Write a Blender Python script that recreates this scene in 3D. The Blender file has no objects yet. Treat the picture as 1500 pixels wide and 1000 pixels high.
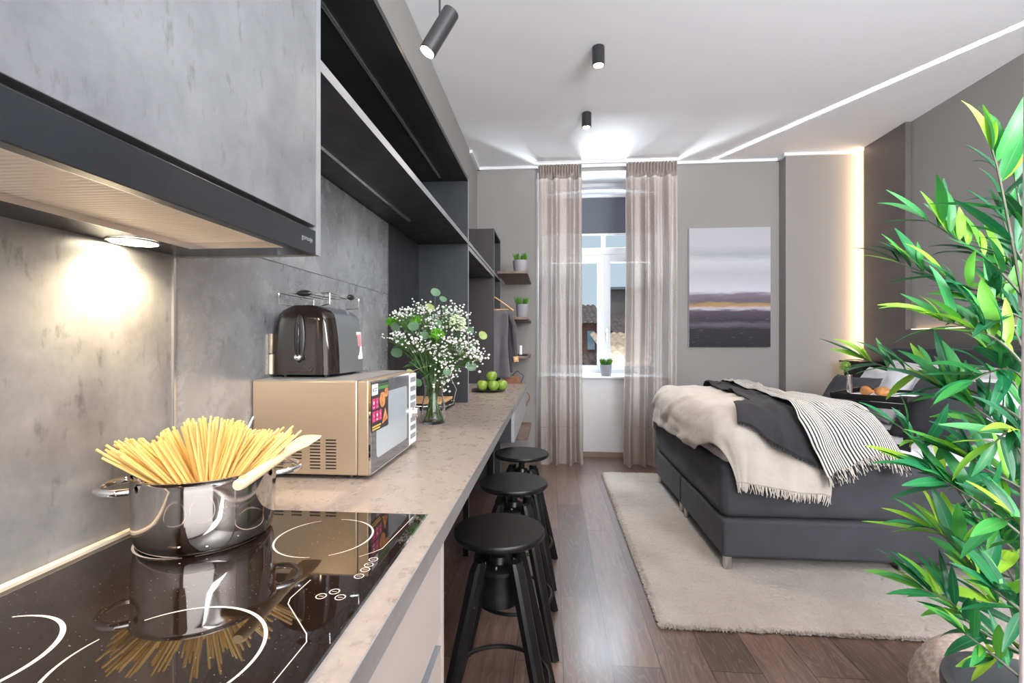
import bpy, bmesh, math, random
from math import sin, cos, pi, radians, sqrt, atan2, hypot, exp
from mathutils import Vector, Matrix, Euler, noise
C = bpy.context.scene.collection
rnd = random.Random(7)
CAMZ = 1.27; TH = radians(4.74); F = 700.0
def at(x, y, d):
    """world point for a measured photo position at depth d metres"""
    l = (x-750)/F*d
    return Vector((l*cos(TH)-d*sin(TH), l*sin(TH)+d*cos(TH), CAMZ-(y-500)/F*d))
def nz(x, y, z=0.0): return noise.noise(Vector((x, y, z)))
def ss(a, b, x):
    t = max(0.0, min(1.0, (x-a)/(b-a))); return t*t*(3-2*t)
def mix(a, b, t): return a+(b-a)*t

# ---------------------------------------------------------------- materials
class NT:
    def __init__(s, name):
        s.m = bpy.data.materials.new(name); s.m.use_nodes = True
        s.t = s.m.node_tree; s.t.nodes.clear()
        s.out = s.t.nodes.new('ShaderNodeOutputMaterial')
    def n(s, typ, **kw):
        nd = s.t.nodes.new('ShaderNode'+typ)
        for k, v in kw.items():
            if k.startswith('i_'):
                k2 = k[2:].replace('_', ' ')
                nd.inputs[int(k2) if k2.isdigit() else k2].default_value = v
            else: setattr(nd, k, v)
        return nd
    def l(s, a, b):
        s.t.links.new(a, b)
    def ramp(s, fac, stops, interp='LINEAR'):
        r = s.n('ValToRGB'); r.color_ramp.interpolation = interp
        e = r.color_ramp.elements
        while len(e) < len(stops): e.new(0.5)
        for q, (p, c) in zip(e, stops): q.position = p; q.color = (*c, 1) if len(c) == 3 else c
        s.l(fac, r.inputs[0]); return r.outputs[0]
    def co(s, scale=(1, 1, 1), rot=(0, 0, 0), kind='Object', loc=(0, 0, 0)):
        tc = s.n('TexCoord'); mp = s.n('Mapping')
        mp.inputs['Scale'].default_value = scale; mp.inputs['Rotation'].default_value = rot; mp.inputs['Location'].default_value = loc
        s.l(tc.outputs[kind], mp.inputs[0]); return mp.outputs[0]
    def noise(s, vec, scale=5, detail=4, rough=.55, dist=0):
        q = s.n('TexNoise'); q.inputs['Scale'].default_value = scale; q.inputs['Detail'].default_value = detail
        q.inputs['Roughness'].default_value = rough; q.inputs['Distortion'].default_value = dist
        s.l(vec, q.inputs['Vector']); return q.outputs['Fac']
    def bump(s, h, strength=.3, dist=.01, prev=None):
        b = s.n('Bump'); b.inputs['Strength'].default_value = strength; b.inputs['Distance'].default_value = dist
        s.l(h, b.inputs['Height'])
        if prev is not None: s.l(prev, b.inputs['Normal'])
        return b.outputs[0]
    def prin(s, color=None, rough=.5, metal=0, normal=None, **kw):
        p = s.n('BsdfPrincipled')
        if color is not None:
            if isinstance(color, tuple): p.inputs['Base Color'].default_value = (*color, 1)
            else: s.l(color, p.inputs['Base Color'])
        if isinstance(rough, (int, float)): p.inputs['Roughness'].default_value = rough
        else: s.l(rough, p.inputs['Roughness'])
        p.inputs['Metallic'].default_value = metal
        if normal is not None: s.l(normal, p.inputs['Normal'])
        for k, v in kw.items(): p.inputs[k.replace('_', ' ')].default_value = v
        s.l(p.outputs[0], s.out.inputs[0]); s.p = p
        return s.m
    def mixc(s, fac, a, b, blend='MIX'):
        q = s.n('MixRGB', blend_type=blend)
        for i, v in ((0, fac), (1, a), (2, b)):
            if isinstance(v, (int, float)): q.inputs[i].default_value = v
            elif isinstance(v, tuple): q.inputs[i].default_value = (*v, 1)
            else: s.l(v, q.inputs[i])
        return q.outputs[0]

def plain(name, col, rough=.5, metal=0, var=.08, vs=12, bump=0, **kw):
    t = NT(name); v = t.co()
    f = t.noise(v, vs, 4)
    c2 = tuple(max(0, c*(1-var)) for c in col); c3 = tuple(min(1, c*(1+var)) for c in col)
    col_o = t.ramp(f, [(.3, c2), (.7, c3)])
    nrm = t.bump(t.noise(v, vs*8, 3), bump, .003) if bump else None
    return t.prin(col_o, rough, metal, nrm, **kw)
def concrete(name, dark, mid, light, rough=.5, sc=1.0, bump=.15, spots=.5, coat=0, cior=2.0, crough=.22):
    t = NT(name); v = t.co((sc, sc, sc*.6)); v2 = t.co((sc, sc, sc))
    a = t.noise(v, 2.2, 8, .6, .1); b = t.noise(v2, 7, 8, .72, .15); c = t.noise(t.co((sc*1.2, sc*1.2, sc*.5)), 26, 5, .65)
    col = t.ramp(a, [(.3, dark), (.5, mid), (.7, light)])
    col = t.mixc(.30, col, t.ramp(b, [(.35, dark), (.65, light)]))
    sp = t.ramp(c, [(.26, (1, 1, 1)), (.42, (0, 0, 0))])
    m = t.n('Math', operation='MULTIPLY'); m.inputs[1].default_value = spots*.6; t.l(sp, m.inputs[0])
    col = t.mixc(m.outputs[0], col, tuple(q*.45 for q in dark))
    r = t.ramp(b, [(.3, (rough*.8,)*3), (.7, (min(1, rough*1.25),)*3)])
    return t.prin(col, r, 0, t.bump(b, bump, .002), Coat_Weight=coat, Coat_Roughness=crough, Coat_IOR=cior)
def cloth(name, col, rough=.9, weave=500, var=.12, sheen=.2, wr=.25):
    t = NT(name); v = t.co()
    f = t.noise(v, 9, 5)
    c = t.ramp(f, [(.3, tuple(q*(1-var) for q in col)), (.7, tuple(min(1, q*(1+var)) for q in col))])
    w = t.noise(t.co((weave, weave, weave*.25)), 1, 2)
    w2 = t.noise(v, 14, 4)
    n1 = t.bump(w2, wr, .02); n2 = t.bump(w, .25, .001, n1)
    return t.prin(c, rough, 0, n2, Sheen_Weight=sheen)
def emit(name, col, strength):
    t = NT(name); e = t.n('Emission'); e.inputs[0].default_value = (*col, 1); e.inputs[1].default_value = strength
    t.l(e.outputs[0], t.out.inputs[0]); return t.m
def glass(name, col=(1, 1, 1), rough=0.0, thin=False):
    t = NT(name)
    if thin:
        tr = t.n('BsdfTransparent'); tr.inputs[0].default_value = (*col, 1)
        gl = t.n('BsdfGlossy'); gl.inputs['Roughness'].default_value = .02
        fr = t.n('LayerWeight'); fr.inputs[0].default_value = .5
        fo = t.ramp(fr.outputs['Facing'], [(0, (0,)*3), (.12, (.001,)*3), (.6, (.03,)*3), (1, (.4,)*3)])
        mx = t.n('MixShader'); t.l(fo, mx.inputs[0]); t.l(tr.outputs[0], mx.inputs[1]); t.l(gl.outputs[0], mx.inputs[2])
        t.l(mx.outputs[0], t.out.inputs[0]); return t.m
    return t.prin(col, rough, 0, None, Transmission_Weight=1.0, IOR=1.45)

M = {}
M['concrete_light'] = concrete('concrete_light', (.085, .088, .094), (.165, .168, .177), (.235, .238, .247), .45, 1.6, .10, .8)
M['concrete_splash'] = concrete('concrete_splash', (.095, .097, .103), (.195, .198, .205), (.31, .313, .32), .26, 1.3, .03, 1.1, 1.0, 2.5, .27)
M['concrete_splash_near'] = concrete('concrete_splash_near', (.095, .094, .096), (.20, .196, .195), (.315, .31, .305), .42, 1.3, .05, 1.0, .12)
M['dark_board'] = concrete('dark_board', (.011, .012, .014), (.019, .0205, .024), (.029, .031, .035), .5, 1.2, .08, .2)
M['wine_board'] = concrete('wine_board', (.018, .015, .017), (.027, .022, .025), (.038, .031, .034), .5, 1.2, .08, .2)
M['edge_light'] = plain('edge_light', (.24, .25, .27), .3, .2)
M['edge_grey'] = plain('edge_grey', (.22, .23, .245), .45)
M['hood_black'] = plain('hood_black', (.024, .026, .030), .22, .3, var=.05)
M['steel'] = plain('steel', (.72, .71, .70), .16, 1, var=.03, vs=3)
M['chrome'] = plain('chrome', (.85, .85, .86), .05, 1, var=.01)
M['pot_steel'] = plain('pot_steel', (.54, .50, .47), .06, 1, var=.02, vs=2)
M['black_metal'] = plain('black_metal', (.006, .006, .0065), .34, .1, bump=.05, Specular_IOR_Level=.4)
M['black_wood'] = plain('black_wood', (.0055, .005, .0055), .36, 0, var=.3, vs=8, bump=.1, Specular_IOR_Level=.35)
M['black_plastic'] = plain('black_plastic', (.012, .012, .013), .3)
M['white_paint'] = plain('white_paint', (.82, .83, .85), .5, var=.02)
M['white_wall'] = plain('white_wall', (.62, .62, .64), .7, var=.02)
M['wall'] = plain('wall', (.285, .272, .264), .85, 0, var=.03, vs=1.5, bump=.03)
M['ceiling'] = plain('ceiling', (.84, .85, .88), .9, 0, var=.01, vs=1)
M['door_casing'] = plain('door_casing', (.66, .61, .62), .5, var=.02)
M['drawer_beige'] = plain('drawer_beige', (.44, .375, .345), .5, var=.03, vs=2)
M['drawer_grey'] = plain('drawer_grey', (.30, .30, .32), .4, var=.04)
M['wood_warm'] = plain('wood_warm', (.60, .36, .17), .5, var=.2, vs=20)
M['wood_pale'] = plain('wood_pale', (.74, .52, .32), .55, var=.15, vs=25)
M['wood_shelf'] = plain('wood_shelf', (.16, .105, .08), .55, var=.35, vs=14, bump=.1)
M['brown_leather'] = plain('brown_leather', (.20, .075, .03), .5, var=.25)
M['pasta'] = plain('pasta', (.62, .41, .13), .5, var=.12, vs=30)
M['spot_grey'] = plain('spot_grey', (.035, .034, .036), .35, .3)
M['led_rail'] = plain('led_rail', (.75, .77, .8), .18, .9)
M['warm_led'] = emit('warm_led', (1, .66, .36), 22)
M['dim_led'] = emit('dim_led', (1, .68, .38), 2.5)
M['hood_lamp'] = emit('hood_lamp', (1, .86, .62), 30)
M['spot_lamp'] = emit('spot_lamp', (1, .80, .55), 22)
M['glass'] = glass('glass')
M['pane'] = glass('pane', (.93, .96, .97), thin=True)
M['grey_pot'] = plain('grey_pot', (.28, .28, .31), .6, var=.06)
M['grass'] = plain('grass', (.09, .24, .03), .5, var=.4, vs=40)
M['stem'] = plain('stem', (.07, .15, .035), .5, var=.3, vs=30)
M['euca'] = plain('euca', (.09, .17, .09), .5, var=.2, vs=20)
M['euca_pale'] = plain('euca_pale', (.24, .30, .09), .5, var=.15, vs=20)
M['dark_leaf'] = plain('dark_leaf', (.045, .12, .035), .5, var=.3, vs=20)
M['mum'] = plain('mum', (.10, .32, .015), .5, var=.3, vs=30)
M['blossom'] = plain('blossom', (.72, .71, .67), .6, var=.04)
M['apple'] = plain('apple', (.21, .32, .045), .3, var=.2, vs=15)
M['bed_fabric'] = cloth('bed_fabric', (.040, .041, .048), .85, 600, .12, .04, .12)
M['bed_leg'] = plain('bed_leg', (.55, .53, .50), .3, .8)
M['sheet'] = cloth('sheet', (.66, .64, .65), .85, 700, .04, .1, .3)
M['white_linen'] = cloth('white_linen', (.74, .73, .76), .85, 700, .04, .1, .35)
M['cream'] = cloth('cream', (.50, .455, .41), .9, 300, .06, .2, .3)
M['cream_fringe'] = cloth('cream_fringe', (.56, .51, .45), .9, 300, .06, .2, .3)
M['charcoal'] = cloth('charcoal', (.020, .019, .023), .85, 400, .15, .03, .35)
M['dark_cushion'] = cloth('dark_cushion', (.035, .036, .042), .85, 500, .12, .04, .2)
M['croissant'] = plain('croissant', (.42, .17, .05), .5, var=.4, vs=25, bump=.3)
M['jacket'] = cloth('jacket', (.105, .10, .11), .85, 500, .15, .2, .3)
M['jacket_dark'] = cloth('jacket_dark', (.05, .045, .055), .85, 500, .15, .2, .3)
M['mw_side'] = plain('mw_side', (.40, .315, .23), .38, .65, var=.02, vs=3)
M['mw_top'] = plain('mw_top', (.22, .22, .23), .5, .3, var=.1)
M['mw_window'] = plain('mw_window', (.42, .47, .50), .06, 0, var=.03, vs=2, Coat_Weight=1.0)
M['mw_door'] = plain('mw_door', (.085, .09, .095), .08, .0, var=.03, Coat_Weight=.6)
M['toaster_gloss'] = plain('toaster_gloss', (.022, .016, .014), .07, .35, var=.05)
M['toaster_side'] = plain('toaster_side', (.26, .27, .29), .34, .7, var=.03)
M['charcoal_pot'] = plain('charcoal_pot', (.075, .077, .085), .55, var=.25, vs=8, bump=.2)
M['soil'] = plain('soil', (.010, .009, .009), .9, bump=.4)
M['bamboo'] = plain('bamboo', (.30, .22, .12), .55, var=.3, vs=12)
M['branch'] = plain('branch', (.16, .17, .12), .6, var=.3, vs=12)
M['rail'] = plain('rail', (.80, .80, .82), .4)
M['blind'] = cloth('blind', (.115, .125, .15), .8, 600, .03, .05, .02)
M['facade'] = plain('facade', (.20, .17, .155), .9, var=.15, vs=1)
M['facade_red'] = plain('facade_red', (.26, .13, .10), .9, var=.3, vs=3)
M['facade_dark'] = plain('facade_dark', (.12, .10, .10), .9, var=.15, vs=1)
M['win_blue'] = plain('win_blue', (.30, .42, .50), .2)
M['baseboard'] = plain('baseboard', (.22, .17, .14), .5, var=.1)
M['canvas_edge'] = plain('canvas_edge', (.62, .62, .66), .7)
M['candle'] = plain('candle', (.8, .8, .8), .5)
M['sticker_pink'] = plain('sticker_pink', (.62, .03, .16), .35, var=.03)
M['sticker_black'] = plain('sticker_black', (.03, .028, .03), .3, var=.03)
M['sticker_white'] = plain('sticker_white', (.8, .8, .82), .35, var=.02)
M['sticker_green'] = plain('sticker_green', (.08, .26, .06), .35, var=.02)
M['sticker_yellow'] = plain('sticker_yellow', (.75, .50, .10), .35, var=.05)
M['pizza'] = plain('pizza', (.62, .24, .08), .4, var=.6, vs=90)
M['grey_print'] = plain('grey_print', (.25, .26, .28), .4)
M['cord'] = plain('cord', (.6, .6, .6), .4)

def m_worktop():
    t = NT('worktop_stone'); v = t.co()
    a = t.noise(v, 3, 8, .6, .5); b = t.noise(t.co((1, .7, 1)), 22, 8, .7, .1); c = t.noise(v, 70, 4, .6)
    col = t.ramp(a, [(.3, (.235, .20, .185)), (.55, (.28, .24, .22)), (.75, (.325, .28, .255))])
    col = t.mixc(.25, col, t.ramp(b, [(.25, (.19, .155, .14)), (.75, (.36, .31, .28))]))
    col = t.mixc(.18, col, t.ramp(c, [(.30, (.10, .08, .07)), (.72, (.55, .47, .41))]))
    r = t.ramp(b, [(.3, (.22,)*3), (.7, (.38,)*3)])
    return t.prin(col, r, 0, t.bump(c, .06, .001))
M['worktop'] = m_worktop()
def m_edge():
    t = NT('worktop_edge'); v = t.co((1, .4, 1)); b = t.noise(v, 14, 8, .7, .8)
    return t.prin(t.ramp(b, [(.3, (.15, .138, .133)), (.7, (.23, .212, .205))]), .42)
M['worktop_edge'] = m_edge()
def m_floor():
    t = NT('oak_planks'); tc = t.n('TexCoord'); mp = t.n('Mapping'); mp.inputs['Rotation'].default_value = (0, 0, pi/2)
    mp.inputs['Location'].default_value = (.55, -.045, 0)
    t.l(tc.outputs['Object'], mp.inputs[0])
    br = t.n('TexBrick'); br.offset = .37; br.offset_frequency = 2
    for k, v in (('Scale', 1.0), ('Mortar Size', .0017), ('Mortar Smooth', .1), ('Bias', 0.0), ('Brick Width', 1.35), ('Row Height', .19)): br.inputs[k].default_value = v
    br.inputs['Color1'].default_value = (0, 0, 0, 1); br.inputs['Color2'].default_value = (1, 1, 1, 1); br.inputs['Mortar'].default_value = (.5, .5, .5, 1)
    t.l(mp.outputs[0], br.inputs['Vector'])
    base = t.ramp(br.outputs['Color'], [(0, (.085, .048, .038)), (.5, (.125, .070, .053)), (1, (.17, .098, .072))])
    ad = t.n('VectorMath', operation='MULTIPLY_ADD'); t.l(br.outputs['Color'], ad.inputs[0]); ad.inputs[1].default_value = (3.1, 7.7, 0); t.l(tc.outputs['Object'], ad.inputs[2])
    def mapped(sc):
        mg = t.n('Mapping'); mg.inputs['Scale'].default_value = sc; t.l(ad.outputs[0], mg.inputs[0]); return mg.outputs[0]
    g = t.noise(mapped((1, .06, 1)), 42, 6, .65, .6); g2 = t.noise(mapped((1, .05, 1)), 170, 3, .6); g3 = t.noise(mapped((1, .12, 1)), 9, 3, .5, .4)
    # cathedral grain: contour lines of a slow noise
    mu = t.n('Math', operation='MULTIPLY'); mu.inputs[1].default_value = 16; t.l(g3, mu.inputs[0])
    fr = t.n('Math', operation='FRACT'); t.l(mu.outputs[0], fr.inputs[0])
    lines = t.ramp(fr.outputs[0], [(0, (.32,)*3), (.22, (0, 0, 0)), (.9, (0, 0, 0)), (1, (.32,)*3)])
    col = t.mixc(t.ramp(g, [(.35, (.6,)*3), (.6, (0, 0, 0))]), base, (.040, .021, .017))
    col = t.mixc(lines, col, (.24, .165, .14))
    col = t.mixc(br.outputs['Fac'], col, (.012, .008, .007))
    n = t.bump(t.mixc(.5, g, g2), .12, .001); n2 = t.bump(br.outputs['Fac'], -.6, .002, n)
    r = t.ramp(g, [(.3, (.34,)*3), (.7, (.46,)*3)])
    return t.prin(col, r, 0, n2, Coat_Weight=.9, Coat_Roughness=.2)
M['floor'] = m_floor()
def m_curtain():
    t = NT('linen_curtain'); v = t.co((260, 260, 60)); v2 = t.co((60, 60, 260))
    a = t.noise(v, 1, 3); b = t.noise(v2, 1, 3); m = t.mixc(.5, a, b)
    col = t.ramp(m, [(.35, (.36, .30, .27)), (.65, (.58, .51, .47))])
    d = t.n('BsdfDiffuse'); t.l(col, d.inputs[0]); tr = t.n('BsdfTranslucent'); t.l(col, tr.inputs[0])
    bm_ = t.bump(m, .3, .002); t.l(bm_, d.inputs['Normal'])
    mx = t.n('MixShader'); mx.inputs[0].default_value = .42; t.l(d.outputs[0], mx.inputs[1]); t.l(tr.outputs[0], mx.inputs[2])
    tp = t.n('BsdfTransparent'); mx2 = t.n('MixShader')
    f = t.ramp(m, [(.40, (.04,)*3), (.62, (.20,)*3)]); t.l(f, mx2.inputs[0])
    t.l(mx.outputs[0], mx2.inputs[1]); t.l(tp.outputs[0], mx2.inputs[2]); t.l(mx2.outputs[0], t.out.inputs[0]); return t.m
M['curtain'] = m_curtain()
def m_header():
    t = NT('curtain_header'); a = t.noise(t.co((260, 260, 60)), 1, 3)
    return t.prin(t.ramp(a, [(.3, (.24, .20, .18)), (.7, (.36, .31, .28))]), .9)
M['curtain_header'] = m_header()
def m_hob():
    t = NT('hob_glass'); v = t.co()
    vo = t.n('TexVoronoi'); vo.inputs['Scale'].default_value = 130; t.l(v, vo.inputs['Vector'])
    f = t.ramp(vo.outputs['Distance'], [(.06, (.25, .19, .15)), (.10, (.010, .006, .0045))])
    return t.prin(f, .025, 0, None, IOR=1.6, Specular_IOR_Level=.6)
M['hob'] = m_hob()
M['hob_mark'] = plain('hob_mark', (.62, .52, .48), .4, var=.02)
def m_rug():
    t = NT('rug_pile'); v = t.co()
    a = t.noise(v, 2.2, 4); b = t.noise(v, 160, 4, .7); c = t.noise(v, 40, 4)
    col = t.ramp(a, [(.35, (.30, .26, .23)), (.65, (.42, .375, .34))])
    col = t.mixc(t.ramp(b, [(.35, (.55,)*3), (.6, (0,)*3)]), col, (.27, .215, .175))
    return t.prin(col, .95, 0, t.bump(b, .6, .006, t.bump(c, .4, .01)), Sheen_Weight=.3)
M['rug'] = m_rug()
def m_pouf():
    t = NT('pouf_cord'); v = t.co()
    b = t.noise(v, 60, 4, .7)
    return t.prin(t.ramp(b, [(.35, (.30, .225, .19)), (.65, (.50, .40, .35))]), .9, 0, t.bump(b, .3, .003))
M['pouf'] = m_pouf()
def m_stripe():
    t = NT('striped_throw'); tc = t.n('TexCoord'); sp = t.n('SeparateXYZ'); t.l(tc.outputs['UV'], sp.inputs[0])
    m = t.n('Math', operation='MULTIPLY'); m.inputs[1].default_value = 30; t.l(sp.outputs[0], m.inputs[0])
    fr = t.n('Math', operation='FRACT'); t.l(m.outputs[0], fr.inputs[0])
    col = t.ramp(fr.outputs[0], [(0, (.72, .68, .63)), (.52, (.020, .019, .021))], 'CONSTANT')
    w = t.noise(t.co((300, 300, 80)), 1, 2)
    return t.prin(col, .9, 0, t.bump(w, .3, .001, t.bump(t.noise(t.co(), 14, 4), .3, .02)), Sheen_Weight=.1)
M['stripe'] = m_stripe()
def m_painting():
    t = NT('abstract_painting'); tc = t.n('TexCoord'); sp = t.n('SeparateXYZ'); t.l(tc.outputs['Object'], sp.inputs[0])
    n1 = t.noise(t.co((1.2, 1, 9)), 3, 6, .65, .4)
    ma = t.n('Math', operation='MULTIPLY_ADD'); t.l(n1, ma.inputs[0]); ma.inputs[1].default_value = .10; t.l(sp.outputs[2], ma.inputs[2])
    mm = t.n('MapRange'); mm.inputs[1].default_value = .05; mm.inputs[2].default_value = 1.26; t.l(ma.outputs[0], mm.inputs[0])
    col = t.ramp(mm.outputs[0], [(0, (.022, .021, .026)), (.15, (.030, .027, .034)), (.19, (.12, .10, .125)), (.215, (.045, .036, .048)), (.30, (.085, .07, .09)),
        (.325, (.50, .47, .55)), (.345, (.40, .25, .12)), (.365, (.36, .23, .11)), (.385, (.13, .115, .14)), (.44, (.20, .17, .21)), (.47, (.56, .55, .60)), (.62, (.44, .43, .47)), (.72, (.52, .53, .55)), (.78, (.36, .37, .39)), (.86, (.46, .45, .49)), (1, (.44, .445, .47))])
    n2 = t.noise(t.co((4, 1, 30)), 3, 5, .7)
    col = t.mixc(t.ramp(n2, [(.6, (0, 0, 0)), (.8, (.35,)*3)]), col, (.7, .68, .72))
    return t.prin(col, .85, 0, t.bump(n2, .2, .002))
M['painting'] = m_painting()
def m_leaf():
    t = NT('bamboo_leaf'); tc = t.n('TexCoord'); sp = t.n('SeparateXYZ'); t.l(tc.outputs['UV'], sp.inputs[0])
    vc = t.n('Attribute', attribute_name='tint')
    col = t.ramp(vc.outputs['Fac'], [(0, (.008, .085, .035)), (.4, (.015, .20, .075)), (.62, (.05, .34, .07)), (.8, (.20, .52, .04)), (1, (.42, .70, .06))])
    m = t.n('Math', operation='SUBTRACT'); t.l(sp.outputs[0], m.inputs[0]); m.inputs[1].default_value = .5
    ab = t.n('Math', operation='ABSOLUTE'); t.l(m.outputs[0], ab.inputs[0])
    rib = t.ramp(ab.outputs[0], [(0, (.5,)*3), (.05, (0,)*3)])
    col = t.mixc(rib, col, (.20, .42, .14))
    p = t.n('BsdfPrincipled'); t.l(col, p.inputs['Base Color']); p.inputs['Roughness'].default_value = .38
    tr = t.n('BsdfTranslucent'); t.l(col, tr.inputs[0]); mx = t.n('MixShader'); mx.inputs[0].default_value = .25
    t.l(p.outputs[0], mx.inputs[1]); t.l(tr.outputs[0], mx.inputs[2]); t.l(mx.outputs[0], t.out.inputs[0]); return t.m
M['leaf'] = m_leaf()
def m_roof(name, a, b):
    t = NT(name); w = t.noise(t.co(), 3, 5, .7)
    return t.prin(t.ramp(w, [(.35, a), (.65, b)]), .85, 0)
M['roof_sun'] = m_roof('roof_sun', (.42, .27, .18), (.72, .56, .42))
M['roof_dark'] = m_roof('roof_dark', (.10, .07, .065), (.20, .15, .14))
def m_filter():
    t = NT('hood_filter'); tc = t.n('TexCoord'); sp = t.n('SeparateXYZ'); t.l(tc.outputs['Object'], sp.inputs[0])
    m = t.n('Math', operation='MULTIPLY'); m.inputs[1].default_value = 620; t.l(sp.outputs[1], m.inputs[0])
    s_ = t.n('Math', operation='SINE'); t.l(m.outputs[0], s_.inputs[0])
    return t.prin((.82, .74, .66), .5, .3, t.bump(s_.outputs[0], .5, .002))
M['filter'] = m_filter()
def m_clad():
    t = NT('brown_cladding'); a = t.noise(t.co((1, .3, 1)), 2.5, 6, .6)
    return t.prin(t.ramp(a, [(.3, (.085, .075, .073)), (.7, (.135, .12, .115))]), .42, 0)
M['clad'] = m_clad()

# ---------------------------------------------------------------- mesh helpers
class MB:
    def __init__(s): s.bm = bmesh.new(); s.uv = s.bm.loops.layers.uv.new('UVMap'); s.tint = None
    def box(s, x0, x1, y0, y1, z0, z1, rz=0, org=None):
        vs = [s.bm.verts.new((x, y, z)) for x in (x0, x1) for y in (y0, y1) for z in (z0, z1)]
        for f in ((0, 1, 3, 2), (4, 6, 7, 5), (0, 4, 5, 1), (2, 3, 7, 6), (0, 2, 6, 4), (1, 5, 7, 3)): s.bm.faces.new([vs[i] for i in f])
        if rz: bmesh.ops.rotate(s.bm, verts=vs, cent=org or ((x0+x1)/2, (y0+y1)/2, z0), matrix=Matrix.Rotation(rz, 3, 'Z'))
        return s
    def bar(s, p0, p1, w, h, up=(0, 0, 1), w1=None, h1=None):
        p0 = Vector(p0); p1 = Vector(p1); d = (p1-p0).normalized(); a = d.cross(Vector(up))
        if a.length < 1e-4: a = d.cross(Vector((1, 0, 0)))
        a.normalize(); b = a.cross(d).normalized(); w1 = w1 or w; h1 = h1 or h
        r = []
        for p, ww, hh in ((p0, w, h), (p1, w1, h1)):
            r.append([s.bm.verts.new(p+a*sx*ww/2+b*sy*hh/2) for sx, sy in ((-1, -1), (1, -1), (1, 1), (-1, 1))])
        for i in range(4): s.bm.faces.new((r[0][i], r[0][(i+1) % 4], r[1][(i+1) % 4], r[1][i]))
        s.bm.faces.new(r[0][::-1]); s.bm.faces.new(r[1]); return s
    def cyl(s, p0, p1, r0, r1=None, seg=20, cap=True):
        return s.tube([p0, p1], [r0, r0 if r1 is None else r1], seg, cap)
    def tube(s, pts, r, seg=8, cap=True, closed=False, flat=1.0):
        pts = [Vector(p) for p in pts]; n = len(pts)
        if not isinstance(r, (list, tuple)): r = [r]*n
        rings = []; prev = None
        for i, p in enumerate(pts):
            if closed: d = pts[(i+1) % n]-pts[i-1]
            else: d = pts[min(i+1, n-1)]-pts[max(i-1, 0)]
            d.normalize()
            if prev is None:
                a = d.cross(Vector((0, 0, 1)))
                if a.length < .05: a = d.cross(Vector((1, 0, 0)))
            else: a = prev-d*prev.dot(d)
            a.normalize(); prev = a; b = d.cross(a)
            rings.append([s.bm.verts.new(p+(a*cos(2*pi*k/seg)+b*sin(2*pi*k/seg)*flat)*r[i]) for k in range(seg)])
        rr = rings+[rings[0]] if closed else rings
        for A, B in zip(rr, rr[1:]):
            for k in range(seg): s.bm.faces.new((A[k], A[(k+1) % seg], B[(k+1) % seg], B[k]))
        if cap and not closed:
            s.bm.faces.new(rings[0][::-1]); s.bm.faces.new(rings[-1])
        return s
    def lathe(s, prof, c=(0, 0, 0), seg=40, fn=None):
        rings = []
        for r, z in prof:
            if r < 1e-5: rings.append([s.bm.verts.new((c[0], c[1], c[2]+z))])
            else:
                R = []
                for k in range(seg):
                    a = 2*pi*k/seg; q = r+(fn(a, z, r) if fn else 0)
                    R.append(s.bm.verts.new((c[0]+q*cos(a), c[1]+q*sin(a), c[2]+z)))
                rings.append(R)
        for A, B in zip(rings, rings[1:]):
            for k in range(seg):
                k2 = (k+1) % seg
                if len(A) == 1 and len(B) == 1: continue
                if len(A) == 1: s.bm.faces.new((A[0], B[k2], B[k]))
                elif len(B) == 1: s.bm.faces.new((A[k], A[k2], B[0]))
                else: s.bm.faces.new((A[k], A[k2], B[k2], B[k]))
        return s
    def grid(s, fn, nu, nv):
        vs = [[s.bm.verts.new(fn(i/nu, j/nv)) for j in range(nv+1)] for i in range(nu+1)]
        for i in range(nu):
            for j in range(nv):
                f = s.bm.faces.new((vs[i][j], vs[i+1][j], vs[i+1][j+1], vs[i][j+1]))
                for lp, (a, b) in zip(f.loops, ((i, j), (i+1, j), (i+1, j+1), (i, j+1))): lp[s.uv].uv = (a/nu, b/nv)
        return s
    def ball(s, c, r, seg=12, sq=(1, 1, 1)):
        m = Matrix.Translation(c) @ Matrix.Diagonal((*[r*q for q in sq], 1))
        bmesh.ops.create_uvsphere(s.bm, u_segments=seg, v_segments=max(4, seg*2//3), radius=1, matrix=m); return s
    def ico(s, c, r, sub=1, sq=(1, 1, 1)):
        m = Matrix.Translation(c) @ Matrix.Diagonal((*[r*q for q in sq], 1))
        bmesh.ops.create_icosphere(s.bm, subdivisions=sub, radius=1, matrix=m); return s
    def poly(s, pts, th=None, up=(0, 0, 1)):
        v = [s.bm.verts.new(p) for p in pts]; f = s.bm.faces.new(v)
        if th:
            e = bmesh.ops.extrude_face_region(s.bm, geom=[f]); u = Vector(up)*th
            for q in e['geom']:
                if isinstance(q, bmesh.types.BMVert): q.co += u
        return s
    def leaf(s, base, d, up, L, w, curl, tint, n=6):
        d = Vector(d).normalized(); side = d.cross(Vector(up))
        if side.length < .05: side = d.cross(Vector((1, 0, 0)))
        side.normalize(); nrm = side.cross(d).normalized(); rows = []
        if s.tint is None: s.tint = s.bm.loops.layers.float_color.new('tint')
        p = Vector(base); st = L/n; ang = 0
        for i in range(n+1):
            t = i/n; ww = w*(sin(pi*min(1, t*.93+.07))**.75)*(1-.25*t)*.5 if 0 < i < n else w*.04
            dd = (d*cos(ang)-nrm*sin(ang)); nn = (nrm*cos(ang)+d*sin(ang))
            rows.append([s.bm.verts.new(p-side*ww+nn*ww*.3), s.bm.verts.new(p), s.bm.verts.new(p+side*ww+nn*ww*.3)])
            p = p+dd*st; ang += curl/n*(.4+1.2*t)
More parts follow.
